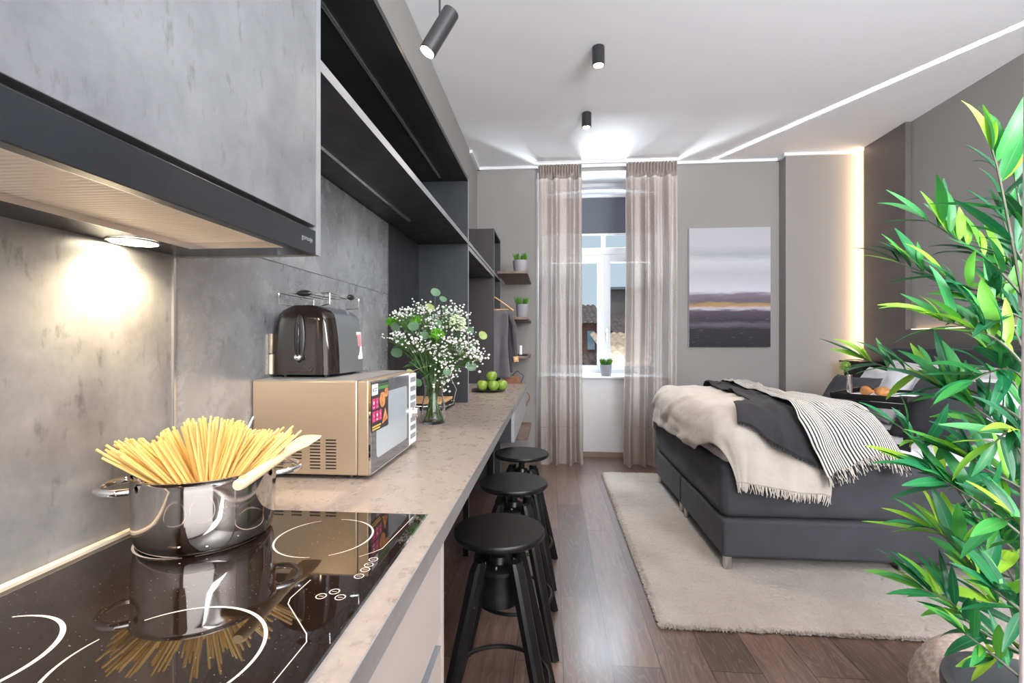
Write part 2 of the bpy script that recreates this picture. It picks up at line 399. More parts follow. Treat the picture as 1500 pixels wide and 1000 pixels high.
        for i in range(n):
            for k in (0, 1):
                f = s.bm.faces.new((rows[i][k], rows[i][k+1], rows[i+1][k+1], rows[i+1][k]))
                for lp, (a, b) in zip(f.loops, ((k, i), (k+1, i), (k+1, i+1), (k, i+1))):
                    lp[s.uv].uv = (a/2, b/n); lp[s.tint] = (tint, tint, tint, 1)
        return s
    def build(s, name, m, parent=None, world=False, bev=0, smooth=True, ang=35, sub=0, solid=0, seg=2):
        bm = s.bm
        bmesh.ops.recalc_face_normals(bm, faces=bm.faces[:]) if not s.tint else None
        if parent is not None and world:
            off = Vector((0, 0, 0)); p = parent
            while p is not None: off += p.location; p = p.parent
            bmesh.ops.translate(bm, verts=bm.verts[:], vec=-off)
        me = bpy.data.meshes.new(name); bm.to_mesh(me); bm.free()
        o = bpy.data.objects.new(name, me); C.objects.link(o)
        me.materials.append(m)
        if smooth:
            me.shade_smooth()
            me.set_sharp_from_angle(angle=radians(ang))
        if parent is not None: o.parent = parent
        if bev:
            b = o.modifiers.new('bevel', 'BEVEL'); b.width = bev; b.segments = seg; b.limit_method = 'ANGLE'; b.angle_limit = radians(40)
            b.harden_normals = False
        if solid:
            q = o.modifiers.new('solid', 'SOLIDIFY'); q.thickness = solid; q.offset = 0
        if sub:
            q = o.modifiers.new('sub', 'SUBSURF'); q.levels = sub; q.render_levels = sub
        return o
def own(o, loc):
    """move a world-space single mesh so that its origin is at loc"""
    loc = Vector(loc); o.data.transform(Matrix.Translation(-loc)); o.location = loc; return o
def thing(name, label, cat, loc=(0, 0, 0), rz=0, group=None):
    o = bpy.data.objects.new(name, None); C.objects.link(o); o.empty_display_size = .05
    o.location = loc; o.rotation_euler = (0, 0, rz); o['label'] = label; o['category'] = cat
    if group: o['group'] = group
    return o
def tag(o, label, cat, group=None, kind=None):
    o['label'] = label; o['category'] = cat
    if group: o['group'] = group
    if kind: o['kind'] = kind
    return o
def struct(o): o['kind'] = 'structure'; return o
def kids(o): return [c for c in bpy.data.objects if c.parent is o]
def dup(root, loc=None, rz=None, label=None):
    def cp(o, par):
        c = o.copy(); C.objects.link(c)
        if par is not None: c.parent = par
        for ch in kids(o): cp(ch, c)
        return c
    r = cp(root, None)
    if loc is not None: r.location = loc
    if rz is not None: r.rotation_euler = (0, 0, rz)
    if label: r['label'] = label
    return r
def B(x0, x1, y0, y1, z0, z1): return MB().box(x0, x1, y0, y1, z0, z1)
# ================================================================ the setting
LW, RW, YB, CH, Y0 = -.80, 3.05, 5.10, 3.14, -3.0
WX0, WX1 = -.15, 1.28
struct(B(LW-.1, RW+.1, Y0, 5.8, -.06, 0).build('floor', M['floor'], smooth=False))
struct(B(LW-.1, RW+.1, Y0, 5.8, CH, CH+.1).build('ceiling', M['ceiling'], smooth=False))
struct(B(LW-.12, LW, Y0, 5.8, 0, CH).build('wall_left', M['wall'], smooth=False))
struct(B(RW, RW+.12, Y0, 5.8, 0, CH).build('wall_right', M['wall'], smooth=False))
struct(B(LW-.12, RW+.12, Y0-.1, Y0, 0, CH).build('wall_rear', M['wall'], smooth=False))
wb = MB()
wb.box(LW, WX0, YB, 5.75, 0, CH); wb.box(WX1, 2.32, YB, 5.75, 0, CH); wb.box(2.32, RW, 4.96, 5.75, 0, CH); wb.box(WX0, WX1, YB, 5.75, 3.07, CH)
struct(wb.build('wall_back', M['wall'], smooth=False))
rv = MB(); t_ = .004   # white plaster lining of the window recess
rv.box(WX0, WX0+t_, YB+.001, 5.70, 0, 3.07); rv.box(WX1-t_, WX1, YB+.001, 5.70, 0, 3.07); rv.box(WX0, WX1, YB+.001, 5.70, 3.066, 3.07)
n = 16
for i in range(n):   # shallow arch over the window
    x0 = mix(WX0, WX1, i/n); x1 = mix(WX0, WX1, (i+1)/n); q = ((i+.5)/n-.5)*2
    rv.box(x0, x1, 5.50, 5.70, 3.03-.06*q*q-.0, 3.068)
rv.box(WX0-.012, WX0, YB-.004, YB+.001, 0, 3.0)
struct(rv.build('trim_1', M['white_wall'], smooth=False))
struct(B(WX0+.004, WX1-.004, 5.33, 5.69, 0, .862).build('wall_under_window', M['white_wall'], smooth=False))
struct(B(WX0+.004, WX1-.004, 5.29, 5.69, .864, .889).build('trim_2', M['white_paint'], bev=.004))
co = MB()
for (x0, x1, y0, y1) in ((LW, WX0-.02, YB-.028, YB-.001), (WX0-.02, WX1+.02, YB-.028, YB-.001), (WX1+.02, 2.32, YB-.028, YB-.001), (2.292, 2.319, 4.932, YB-.001), (2.32, RW-.05, 4.932, 4.959), (LW+.001, LW+.03, 4.61, YB-.001)):
    co.box(x0, x1, y0, y1, CH-.032, CH-.002)
struct(co.build('trim_3', M['white_paint'], smooth=False))
struct(B(WX0+.01, WX1-.01, 5.312, 5.329, 0, .055).build('baseboard_back', M['baseboard'], smooth=False))
struct(B(WX1+.01, 2.3, YB-.016, YB-.001, 0, .06).build('baseboard_right', M['baseboard'], smooth=False))
struct(B(LW+.001, WX0-.02, YB-.016, YB-.001, 0, .06).build('baseboard_left', M['baseboard'], smooth=False))
# brown cladding on the right wall: low panel behind the bed and a tall one in the corner
cl = MB(); cl.box(3.0, 3.047, 1.7, 4.33, 0, 1.37); cl.box(3.0, 3.047, 4.33, 4.87, 0, CH-.002)
struct(cl.build('trim_4', M['clad'], smooth=False))
led = B(3.012, 3.04, 4.872, 4.882, .0, CH-.003).build('led_strip', M['warm_led'], smooth=False)
tag(led, 'warm light strip on the far edge of the brown wall panel', 'light strip')
led2 = B(3.012, 3.040, 2.9, 4.28, 1.371, 1.376).build('led_strip', M['dim_led'], smooth=False)
tag(led2, 'warm light strip along the top of the low brown panel behind the bed', 'light strip')
# casing at the right edge of the view
dc = MB().box(0, .07, 0, .03, 0, 3.12)
o = struct(dc.build('door_casing', M['door_casing'], bev=.003)); p = at(1493.2, 950, .56)
o.name = 'door_1'; o.location = (p.x-.0050*.74, p.y+.0050*.67, .0); o.rotation_euler = (0, radians(.30), TH-radians(47.2))

# ---- window
win = struct(MB().box(WX0+.004, WX0+.06, 5.69, 5.75, .89, 3.0).box(WX1-.06, WX1-.004, 5.69, 5.75, .89, 3.0).box(WX0+.06, WX1-.06, 5.69, 5.75, .89, .935)
    .box(WX0+.06, WX1-.06, 5.69, 5.75, 2.95, 3.0).box(WX0+.06, WX1-.06, 5.68, 5.75, 2.29, 2.37).box(.585, .635, 5.69, 5.75, 2.37, 2.95).build('window_1', M['white_paint'], bev=.004))
def sash(x0, x1, z0, z1, w=.072):
    m = MB(); m.box(x0, x0+w, 5.665, 5.72, z0, z1); m.box(x1-w, x1, 5.665, 5.72, z0, z1); m.box(x0+w, x1-w, 5.665, 5.72, z0, z0+.05); m.box(x0+w, x1-w, 5.665, 5.72, z1-.09, z1)
    s_ = m.build('sash', M['white_paint'], win, bev=.005)
    B(x0+w, x1-w, 5.695, 5.701, z0+.05, z1-.09).build('pane', M['pane'], s_, smooth=False)
    return s_
sash(WX0+.06, .607, .937, 2.285); s2 = sash(.613, WX1-.06, .937, 2.285)
MB().box(.628, .652, 5.645, 5.664, 1.33, 1.42).box(.633, .647, 5.615, 5.645, 1.37, 1.385).box(.633, .647, 5.615, 5.627, 1.27, 1.385).build('handle', M['steel'], s2, bev=.003)
B(WX0+.06, .585, 5.715, 5.72, 2.37, 2.95).build('pane', M['pane'], win, smooth=False)
B(.635, WX1-.06, 5.715, 5.72, 2.37, 2.95).build('pane', M['pane'], win, smooth=False)

bl = thing('roller_blind', 'dark grey roller blind pulled down over the top of the window', 'blind', (.565, 5.60, 2.5))
B(WX0+.03, WX1-.03, 5.598, 5.602, 2.52, 2.96).build('fabric', M['blind'], bl, True, smooth=False)
MB().cyl((WX0+.02, 5.60, 2.955), (WX1-.02, 5.60, 2.955), .022).build('roller', M['rail'], bl, True)
MB().box(WX0+.03, WX1-.03, 5.592, 5.608, 2.495, 2.52).build('bottom_bar', M['rail'], bl, True, bev=.003)

# ---- curtains
def curtain(x0, x1, label, seed, folds, shift):
    root = thing('curtain', label, 'curtain', ((x0+x1)/2, 4.98, 0), group='linen curtains at the window')
    r = random.Random(seed); ph = [r.uniform(0, 6.28) for _ in range(6)]
    def depth(s, z):
        k = 1-ss(2.7, 3.1, z)*.55
        a = .5*sin(2*pi*folds*s+ph[0]+.5*sin(3*s+ph[1]))+.27*sin(2*pi*folds*1.63*s+ph[2])+.2*sin(2*pi*folds*.5*s+ph[3]+z*.25)
        return a*.088*k
    def f(s, t):
        z = mix(.008, 2.955, t); zz = z
        w = 1+.05*ss(1.5, 0, z)
        x = mix(x0, x1, s); xc = (x0+x1)/2+shift*ss(2.6, .2, z)
        x = xc+(x-(x0+x1)/2)*w+.012*nz(s*9, z*.9, seed)
        y = 4.975+depth(s, z)+.018*nz(s*5, z*1.3, seed+3)
        if z < .22:
            q = (1-z/.22)**2; y -= .03*q*(1+nz(s*8, 0, seed+9)); x += .02*q*nz(s*6, 3, seed); y += .02*q*sin(z*60+s*9)*nz(s*5, 1, seed)
        return Vector((x, y, z))
    MB().grid(f, 200, 120).build('panel', M['curtain'], root, True, ang=180)
    # hem stitch line
    def fh(s, t):
        p_ = f(s, (.385-.008+.006*t)/2.947); p_.y -= .004; return p_
    MB().grid(fh, 200, 1).build('hem_seam', M['curtain_header'], root, True, ang=180)
    def g(s, t):
        z = mix(2.955, 3.105, t); x = mix(x0, x1, s)
        y = 4.975+mix(depth(s, 2.955)+.018*nz(s*5, 2.955*1.3, seed+3), .018*(1 if sin(2*pi*16*s) > .2 else -.4)*abs(sin(2*pi*16*s)), ss(0, .5, t))
        return Vector((x+.012*nz(s*9, 2.955*.9, seed)*(1-t), y, z))
    MB().grid(g, 260, 6).build('header', M['curtain_header'], root, True, ang=180)
    for i in range(13):
        x = mix(x0+.01, x1-.01, i/12); MB().box(x-.004, x+.004, 4.972, 4.982, 3.095, 3.117).build('hook', M['rail'], root, True, smooth=False)
    return root
curtain(-.140, .312, 'beige linen curtain hanging to the floor on the left side of the window', 3, 3.6, -.0)
curtain(.762, 1.272, 'beige linen curtain hanging to the floor between the window and the painting', 8, 4.2, -.012)
tag(own(MB().box(-.17, 1.30, 4.966, 4.990, 3.118, 3.139).build('curtain_rail', M['rail'], bev=.003), (.56, 4.98, 3.12)), 'slim white curtain rail fixed to the ceiling in front of the window', 'curtain rail')

# ---- painting
pt = thing('painting', 'large abstract canvas with grey sky, gold band and black lower half', 'painting', (1.815, 5.095, 1.215))
f_ = B(-.402, .402, -.038, -.037, 0, 1.22).build('picture', M['painting'], pt, smooth=False)
B(-.402, .402, -.0369, 0, 0, 1.22).build('canvas_edge', M['canvas_edge'], pt, smooth=False)

# ---- lamps on the ceiling
def downlight(x, y, label):
    r = thing('ceiling_spotlight', label, 'ceiling light', (x, y, CH), group='cylinder spotlights on the ceiling')
    MB().lathe([(0, -.001), (.036, -.001), (.039, -.004), (.039, -.118), (.037, -.12), (.033, -.12), (.033, -.105), (0, -.105)]).build('housing', M['spot_grey'], r)
    MB().lathe([(0, -.106), (.031, -.106), (.031, -.112), (0, -.116)], seg=24).build('bulb', M['spot_lamp'], r)
    l = bpy.data.lights.new('spot', 'SPOT'); l.energy = 38; l.color = (1, .86, .70); l.spot_size = radians(95); l.spot_blend = .7; l.shadow_soft_size = .03
    lo = bpy.data.objects.new('spot_beam', l); C.objects.link(lo); lo.location = (x, y, CH-.125)
    return r
downlight(.296, 3.07, 'grey cylinder spotlight on the ceiling, the nearer and larger of the two')
downlight(.285, 3.95, 'small grey cylinder spotlight on the ceiling, the one nearer the window')
for (x, y) in ((1.9, 1.0), (.4, -.6), (1.9, -.8)):  # unseen ceiling spots added for fill, no fixtures modelled
    l = bpy.data.lights.new('spot', 'SPOT'); l.energy = 26; l.color = (1, .92, .84); l.spot_size = radians(110); l.spot_blend = .8; l.shadow_soft_size = .05
    lo = bpy.data.objects.new('spot_beam', l); C.objects.link(lo); lo.location = (x, y, CH-.02)
# hanging spotlight over the worktop
pt_ = at(661, 18, 1.62); pb = at(626, 76, 1.60); ax = (pb-pt_).normalized()
hl = thing('hanging_spotlight', 'dark cylinder spotlight tilted on a thin rod above the worktop', 'spotlight', (pt_.x, pt_.y, pt_.z))
L_ = (pb-pt_).length
MB().cyl(pt_, pb, .0285, seg=28).build('barrel', M['spot_grey'], hl, True, bev=.002)
MB().cyl(pb+ax*.0005, pb+ax*.002, .024, seg=24).build('bulb', M['spot_lamp'], hl, True)
jr = pt_+ax*.028-Vector((.026, 0, 0))
MB().cyl((jr.x, jr.y, jr.z-.01), (jr.x, jr.y, CH-.002), .0035, seg=8).build('rod', M['spot_grey'], hl, True)
l = bpy.data.lights.new('hanging_beam', 'SPOT'); l.energy = 30; l.color = (1, .80, .58); l.spot_size = radians(85); l.spot_blend = .6; l.shadow_soft_size = .02
lo = bpy.data.objects.new('hanging_beam', l); C.objects.link(lo); lo.location = pb+ax*.01
lo.rotation_euler = Vector((-.10, -.28, -1)).to_track_quat('-Z', 'Y').to_euler()

# ---- outside
def house(name, label, x0, x1, y0, y1, z1, mat, wins, cat='building'):
    r = thing(name, label, cat, ((x0+x1)/2, (y0+y1)/2, -6))
    B(x0, x1, y0, y1, -6, z1).build('wall', mat, r, True, smooth=False)
    for (a, b, c, d, mm) in wins:
        w = B(a, b, y0-.04, y0-.002, c, d).build('window', M[mm], r, True, smooth=False)
    return r
def tiles(root, x0, x1, y0, y1, z0, z1, mat, pitch=.20):
    ny = int((y1-y0)/.32); cols = int((x1-x0)/pitch)
    def f(s, t):
        x = mix(x0, x1, s); k = t*ny
        z = mix(z0, z1, t)+.055*abs(sin(pi*(x-x0)/pitch))-.05*(k % 1)*(1 if t < 1 else 0)
        return Vector((x, mix(y0, y1, t), z))
    return MB().grid(f, cols*6, ny*4).build('roof', mat, root, True, ang=50)
h1 = house('far_building', 'brown facade with a small pale vent seen through the right window sash', 2.45, 14, 20, 26, 3.50, M['facade'], [(4.05, 4.22, 2.95, 3.15, 'white_paint'), (6, 7, 1.6, 3, 'win_blue')])
B(3.86, 4.0, 20.3, 20.5, 3.5, 4.25).build('chimney', M['facade_dark'], h1, True, smooth=False)
B(2.35, 14.1, 19.8, 20.0, 3.40, 3.50).build('eave', M['edge_light'], h1, True, smooth=False)
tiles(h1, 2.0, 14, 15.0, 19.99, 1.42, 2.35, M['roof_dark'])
h2 = house('near_roof_building', 'building with a sunlit terracotta tiled roof below the window', 1.20, 9, 9.2, 14.6, .72, M['facade_dark'], [])
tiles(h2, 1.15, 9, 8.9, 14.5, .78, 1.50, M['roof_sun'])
B(1.15, 9, 8.8, 8.9, .66, .80).build('gutter', M['facade'], h2, True, smooth=False)
h3 = house('left_building', 'reddish building with a blue-grey window seen through the left window sash', -6, 1.75, 16, 21, 1.9, M['facade_red'], [(1.18, 1.42, 1.0, 1.62, 'win_blue'), (-.6, .1, .8, 1.7, 'win_blue'), (-2.4, -1.7, .8, 1.7, 'win_blue')])
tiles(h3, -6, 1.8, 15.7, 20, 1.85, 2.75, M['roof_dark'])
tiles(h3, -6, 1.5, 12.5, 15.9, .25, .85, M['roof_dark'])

# ---------------------------------------------------------------- daylight, added fill lamps, camera
w = bpy.data.worlds.new('sky'); bpy.context.scene.world = w; w.use_nodes = True
bg = w.node_tree.nodes['Background']; bg.inputs[0].default_value = (.74, .88, 1, 1); bg.inputs[1].default_value = .42
def area(name, loc, target, sx, sy, e, col=(1, 1, 1)):
    l = bpy.data.lights.new(name, 'AREA'); l.shape = 'RECTANGLE'; l.size = sx; l.size_y = sy; l.energy = e; l.color = col
    o = bpy.data.objects.new(name, l); C.objects.link(o); o.location = loc
    o.rotation_euler = (Vector(target)-Vector(loc)).to_track_quat('-Z', 'Y').to_euler(); return o
area('sky_daylight', (.6, 8.0, 4.9), (.6, 4.8, 1.2), 4.0, 2.6, 640, (.78, .89, 1))
area('roof_bounce', (.6, 6.6, -.35), (.6, 5.3, 2.9), 1.0, .35, 230, (.95, .97, 1))
area('rear_ceiling_fill', (1.9, -1.3, 2.1), (1.9, -.5, 3.1), 2.0, 1.6, 180, (.95, .975, 1))  # added unseen lamp, brightens the room by way of the ceiling
area('rear_fill', (1.2, -2.6, 1.9), (1.2, .6, 2.6), 3.4, 2.2, 66, (.97, .98, 1))  # unseen fill lamp added behind the camera; the rear wall has no window
gl = area('ceiling_streak_lamp', (3.03, 2.57, 3.127), (1.91, 4.61, 3.150), .05, .018, 2.2, (1, 1, 1)); gl.data.spread = radians(1.5)  # narrow lamp added by the right wall to draw the ceiling streak
s = bpy.data.lights.new('sun', 'SUN'); s.energy = .9; s.angle = radians(.5); s.color = (1, .95, .86)
so = bpy.data.objects.new('sun', s); C.objects.link(so); so.rotation_euler = Vector((.35, .40, -1)).to_track_quat('-Z', 'Y').to_euler()

cam = bpy.data.cameras.new('camera'); cam.lens = 16.8; cam.sensor_width = 36; cam.clip_start = .02
cb = bpy.data.objects.new('camera', cam); C.objects.link(cb); cb.location = (0, 0, CAMZ); cb.rotation_euler = (pi/2, 0, TH)
sc = bpy.context.scene; sc.camera = cb
sc.view_settings.view_transform = 'Standard'; sc.view_settings.look = 'None'; sc.view_settings.gamma = 1; sc.view_settings.exposure = .95
sc.view_settings.use_curve_mapping = False
sc.cycles.max_bounces = 8; sc.cycles.use_denoising = True; sc.cycles.transparent_max_bounces = 12
sc.cycles.sample_clamp_indirect = 6
# ================================================================ kitchen
WZ = .91; XF = -.213
# splashback: panels
for (y0, y1, z0, z1, mk, lab) in ((-.9, .938, .912, 1.60, 'concrete_splash_near', 'concrete-look splashback panel behind the hob, lit warm by the hood'),
        (.944, 2.256, .912, 1.497, 'concrete_splash', 'concrete-look splashback panel behind the microwave and toaster'),
        (.944, 2.256, 1.499, 1.842, 'concrete_splash', 'narrow concrete-look panel above the toaster, under the long shelf'),
        (2.257, 2.778, .912, 1.268, 'wine_board', 'brownish lower back panel in the corner behind the flowers'),
        (2.257, 2.778, 1.270, 1.842, 'dark_board', 'dark upper back panel in the corner above the flowers')):
    o = B(LW+.001, LW+.010+(.004 if y0 > 2 else 0), y0, y1, z0, z1).build('splashback_panel', M[mk], smooth=False)
    tag(own(o, (LW, (y0+y1)/2, z0)), lab, 'splashback')
o = B(LW+.001, LW+.013, .938, .943, .912, 1.60).build('joint_strip', M['steel'], smooth=False)
tag(own(o, (LW, .94, .912)), 'thin metal joint strip standing between the two splashback panels', 'metal strip')
o = B(LW+.012, LW+.024, -.9, 1.19, .911, .922).build('sealing_strip', plain('seal_beige', (.62, .52, .40), .4), bev=.002)
tag(own(o, (LW, .1, .911)), 'pale sealing strip along the splashback behind the hob', 'sealing strip')
# worktops
wt = thing('kitchen_worktop', 'long stone-look kitchen worktop carrying the hob and microwave', 'worktop', (-.5, .9, WZ))
B(LW+.001, XF-.001, -.9, 2.765, .871, WZ).build('slab', M['worktop'], wt, True, smooth=False, bev=.0015)
B(XF-.001, XF, -.9, 2.765, .872, WZ-.001).build('front_edge', M['worktop_edge'], wt, True, smooth=False)
B(XF-.0015, XF+.0005, -.9, 2.765, WZ-.0015, WZ+.0004).build('edge_highlight', M['edge_light'], wt, True, smooth=False)  # thin lighter strip, paints the highlight along the worktop's front bevel
wd = thing('desk_worktop', 'shorter stone-look desk top beyond the joint, carrying the apples', 'worktop', (-.5, 3.4, WZ))
B(LW+.001, XF-.001, 2.770, 4.055, .871, WZ).build('slab', M['worktop'], wd, True, smooth=False, bev=.0015)
B(XF-.001, XF, 2.770, 4.055, .872, WZ-.001).build('front_edge', M['edge_light'], wd, True, smooth=False)
# base cabinet
bc = thing('base_cabinet', 'beige base cabinet with drawers under the hob', 'cabinet', (-.5, .4, 0))
MB().box(LW+.001, -.262, -.9, 1.015, .08, .870).box(LW+.05, -.30, -.9, 1.0, 0, .08).build('body', M['edge_grey'], bc, True, smooth=False)
B(LW+.001, -.236, 1.016, 1.034, 0, .870).build('side_panel', M['drawer_beige'], bc, True, smooth=False)
B(-.30, -.262, -.9, 1.015, .0, .079).build('plinth', M['edge_grey'], bc, True, smooth=False)
for (y0, y1) in ((-.9, .40), (.404, 1.013)):
    for (z0, z1) in ((.645, .828), (.10, .612)):
        d = B(-.2615, -.238, y0, y1, z0, z1).build('drawer', M['drawer_beige'], bc, True, smooth=False, bev=.001)
        B(-.2615, -.2375, y0, y1, z1+.0005, z1+.003).build('grip_rail', M['edge_light'], d, True, smooth=False)
# drawers under the desk
du = thing('desk_drawer_unit', 'shallow grey drawer unit hanging under the desk top', 'drawer unit', (-.5, 3.4, .68))
B(LW+.001, -.236, 2.785, 4.045, .680, .8705).build('body', M['dark_board'], du, True, smooth=False)
dr = B(-.2355, -.216, 2.780, 4.050, .680, .858).build('drawer', M['drawer_grey'], du, True, smooth=False, bev=.001)
MB().tube([(-.216+.030*sin(a), 4.02, .80-.042*cos(a)) for a in [i*pi/14 for i in range(15)]], .0045, 8).build('ring_handle', M['brown_leather'], dr, True)
for (y, zz, lab) in ((2.79, .871, 'black support leg under the joint of the worktops'), (3.985, .679, 'black support leg at the far end of the desk')):
    o = MB().box(-.522, -.490, y, y+.03, 0, zz).build('support_leg', M['black_metal'], bev=.002)
    tag(own(o, (-.506, y+.015, 0)), lab, 'table leg')
# upper cabinet + hood
uc = thing('upper_cabinet', 'light concrete-look upper cabinet above the hob', 'cabinet', (-.65, .3, 1.5))
B(LW+.001, -.508, -.9, .955, 1.505, 2.23).build('body', M['edge_grey'], uc, True, smooth=False)
B(-.505, -.487, -.9, .953, 1.5085, 2.23).build('door', M['concrete_light'], uc, True, smooth=False, bev=.001)
B(LW+.001, -.487, .956, .974, 1.450, 2.23).build('side_panel', M['edge_grey'], uc, True, smooth=False)
hd = thing('cooker_hood', 'black built-in extractor hood with lit underside above the hob', 'extractor hood', (-.65, .3, 1.45))
m = MB(); m.box(LW+.001, -.70, -.9, .953, 1.450, 1.503); m.box(-.70, -.507, .873, .953, 1.450, 1.503); m.box(-.70, -.507, -.9, .873, 1.47, 1.503)
m.build('housing', M['hood_black'], hd, True, smooth=False)
B(-.506, -.487, -.9, .953, 1.448, 1.499).build('front_panel', M['hood_black'], hd, True, smooth=False, bev=.0015)
B(-.697, -.509, -.9, .870, 1.4605, 1.4695).build('grease_filter', M['filter'], hd, True, smooth=False)
fr_ = MB(); fr_.box(-.6995, -.697, -.9, .872, 1.449, 1.4695); fr_.box(-.697, -.509, .870, .8725, 1.449, 1.4695); fr_.box(-.509, -.5065, -.9, .8725, 1.449, 1.4695)
fr_.build('filter_frame', M['steel'], hd, True, smooth=False)
MB().lathe([(0, -.0015), (.034, -.0015), (.036, -.0005), (.036, .0)], (-.748, .80, 1.4495), 32).build('lamp', M['hood_lamp'], hd, True)
MB().lathe([(.036, 0), (.036, -.003), (.041, -.002), (.041, 0)], (-.748, .80, 1.4498), 32).build('lamp_ring', M['steel'], hd, True)
def text(body, name, size, m, parent, loc, rot, ext=.0003):
    cu = bpy.data.curves.new(name, 'FONT'); cu.body = body; cu.size = size; cu.extrude = ext; cu.align_x = 'CENTER'; cu.align_y = 'CENTER'
    o = bpy.data.objects.new(name, cu); C.objects.link(o); cu.materials.append(m)
    o2 = bpy.data.objects.new(name, bpy.data.meshes.new_from_object(o)); bpy.data.objects.remove(o); C.objects.link(o2); o = o2
    o.rotation_euler = rot
    if parent is not None:
        o.parent = parent; loc = Vector(loc)-parent.location
    o.location = loc; return o
text('gorenje', 'lettering', .014, M['edge_light'], hd, (-.4865, .918, 1.476), (pi/2, 0, pi/2))
for (y, e) in ((.80, 11), (.15, 8)):
    l = bpy.data.lights.new('hood_beam', 'SPOT'); l.energy = e; l.color = (1, .78, .50); l.spot_size = radians(150); l.spot_blend = .8; l.shadow_soft_size = .02
    lo = bpy.data.objects.new('hood_beam', l); C.objects.link(lo); lo.location = (-.748, y, 1.443)
# open shelf unit over the worktop
su = thing('wall_shelf_unit', 'dark open shelf unit above the worktop between cabinet and corner', 'shelf unit', (-.65, 1.9, 1.84))
def fronted(name, x0, x1, y0, y1, z0, z1, root, m='dark_board', face='edge_light', vert=False):
    p_ = B(x0, x1-.001, y0, y1, z0, z1).build(name, M[m], root, True, smooth=False)
    B(x1-.001, x1, y0, y1, z0, z1).build('front_edge', M[face], p_, True, smooth=False)
    return p_
fronted('top_board', LW+.001, -.490, .976, 2.78, 2.212, 2.232, su, face='dark_board')
fronted('shelf_board', LW+.001, -.490, .976, 2.78, 1.845, 1.870, su)
B(LW+.001, LW+.009, .976, 2.78, 1.871, 2.211).build('back_board', M['dark_board'], su, True, smooth=False)
B(LW+.010, -.50, 2.772, 2.780, 1.8705, 2.2115).build('inner_side', M['dark_board'], su, True, smooth=False)
for (x, z, y1) in ((-.638, 2.2117, 2.70), (-.676, 1.8447, 2.22)):
    B(x-.006, x+.006, .98, y1, z-.004, z).build('light_rail', M['led_rail'], su, True, smooth=False)
fronted('end_panel', LW+.001, -.490, 2.781, 2.806, WZ+.001, 2.232, su)
su2 = thing('bridge_shelf', 'dark shelf board bridging from the end panel to the open wardrobe', 'shelf', (-.65, 3.4, 1.84))
fronted('board', LW+.001, -.490, 2.807, 4.055, 1.845, 1.867, su2)
fronted('lower_board', LW+.001, -.490, 2.807, 4.055, 1.812, 1.838, su2)
# wardrobe unit at the far end
wu = thing('open_wardrobe', 'tall dark open wardrobe unit with clothes rail beyond the desk', 'wardrobe', (-.65, 4.3, 0))
fronted('side_panel', LW+.001, -.490, 4.058, 4.080, 0, 2.236, wu, m='wine_board')
fronted('side_panel', LW+.001, -.490, 4.565, 4.588, 0, 2.236, wu)
fronted('top_board', LW+.001, -.490, 4.081, 4.564, 2.215, 2.236, wu, face='dark_board')
fronted('shelf_board', LW+.001, -.490, 4.081, 4.564, 1.845, 1.867, wu)
B(LW+.001, LW+.008, 4.081, 4.564, .05, 1.844).build('back_board', M['dark_board'], wu, True, smooth=False)
MB().cyl((-.545, 4.081, 1.755), (-.545, 4.564, 1.755), .010, seg=12).build('clothes_rail', M['steel'], wu, True)
# hangers and jackets
def hanger(y, label):
    r = thing('wooden_hanger', label, 'clothes hanger', (-.545, y, 1.755), group=None)
    MB().tube([(0, 0, -.075), (0, 0, -.03)]+[(.018*sin(a)+.0, 0, -.003+.018*cos(a)-.0) for a in [pi*.75-i*pi*1.35/10 for i in range(11)]], .002, 6).build('hook', M['chrome'], r)
    m = MB()
    for sgn in (-1, 1):
        m.tube([(0, 0, -.085), (sgn*.06, 0, -.105), (sgn*.14, -.004, -.160), (sgn*.215, -.012, -.218)], [.013, .0125, .0115, .014], 10, flat=.55)
    m.build('arms', M['wood_warm'], r); MB().cyl((-.17, -.006, -.208), (.17, -.006, -.208), .0055, seg=8).build('bar', M['wood_warm'], r)
    return r
hanger(4.135, 'light wooden clothes hanger holding the grey garment, in front')
def garment(name, label, y, x0, x1, z1, z0, m, seed, flare=.03):
    def f(s, t):
        z = mix(z1, z0, t); x = mix(x0, x1, s); e = (s-.5)*2
        z2 = z-.02*e*e*(1-t)
        x += e*flare*t+.008*sin(7*s+5*t+seed)
        y2 = y+.013*sin(16*s+seed+1.5*t)*(.4+t)+.01*nz(s*5, t*5, seed)
        return Vector((x, y2, z2))
    o = MB().grid(f, 30, 40).build(name, m, solid=.012, ang=180); tag(own(o, ((x0+x1)/2, y, z0)), label, 'garment'); return o
g1 = garment('grey_trousers', 'grey garment folded over the bar of the wooden hanger', 4.125, -.70, -.385, 1.545, .955, M['jacket'], 1, .03)
g2 = thing('dark_jacket', 'dark jacket with brown cuff hanging behind the grey garment', 'jacket', (-.54, 4.21, .95))
def fj(s, t):
    z = mix(1.56, 1.0, t); x = mix(-.72, -.36, s); e = (s-.5)*2
    return Vector((x+e*.02*t, 4.21+.02*sin(9*s+2*t), z-.05*e*e*(1-t)))
MB().grid(fj, 24, 30).build('body', M['jacket_dark'], g2, True, solid=.02, ang=180)
MB().tube([(-.37, 4.20, 1.50), (-.335, 4.195, 1.42), (-.325, 4.19, 1.28), (-.315, 4.185, 1.14)], [.03, .034, .032, .028], 12, flat=.7).build('sleeve', M['jacket_dark'], g2, True)
MB().tube([(-.315, 4.185, 1.139), (-.310, 4.18, 1.09)], [.029, .026], 12, flat=.7).build('cuff', M['wood_warm'], g2, True)
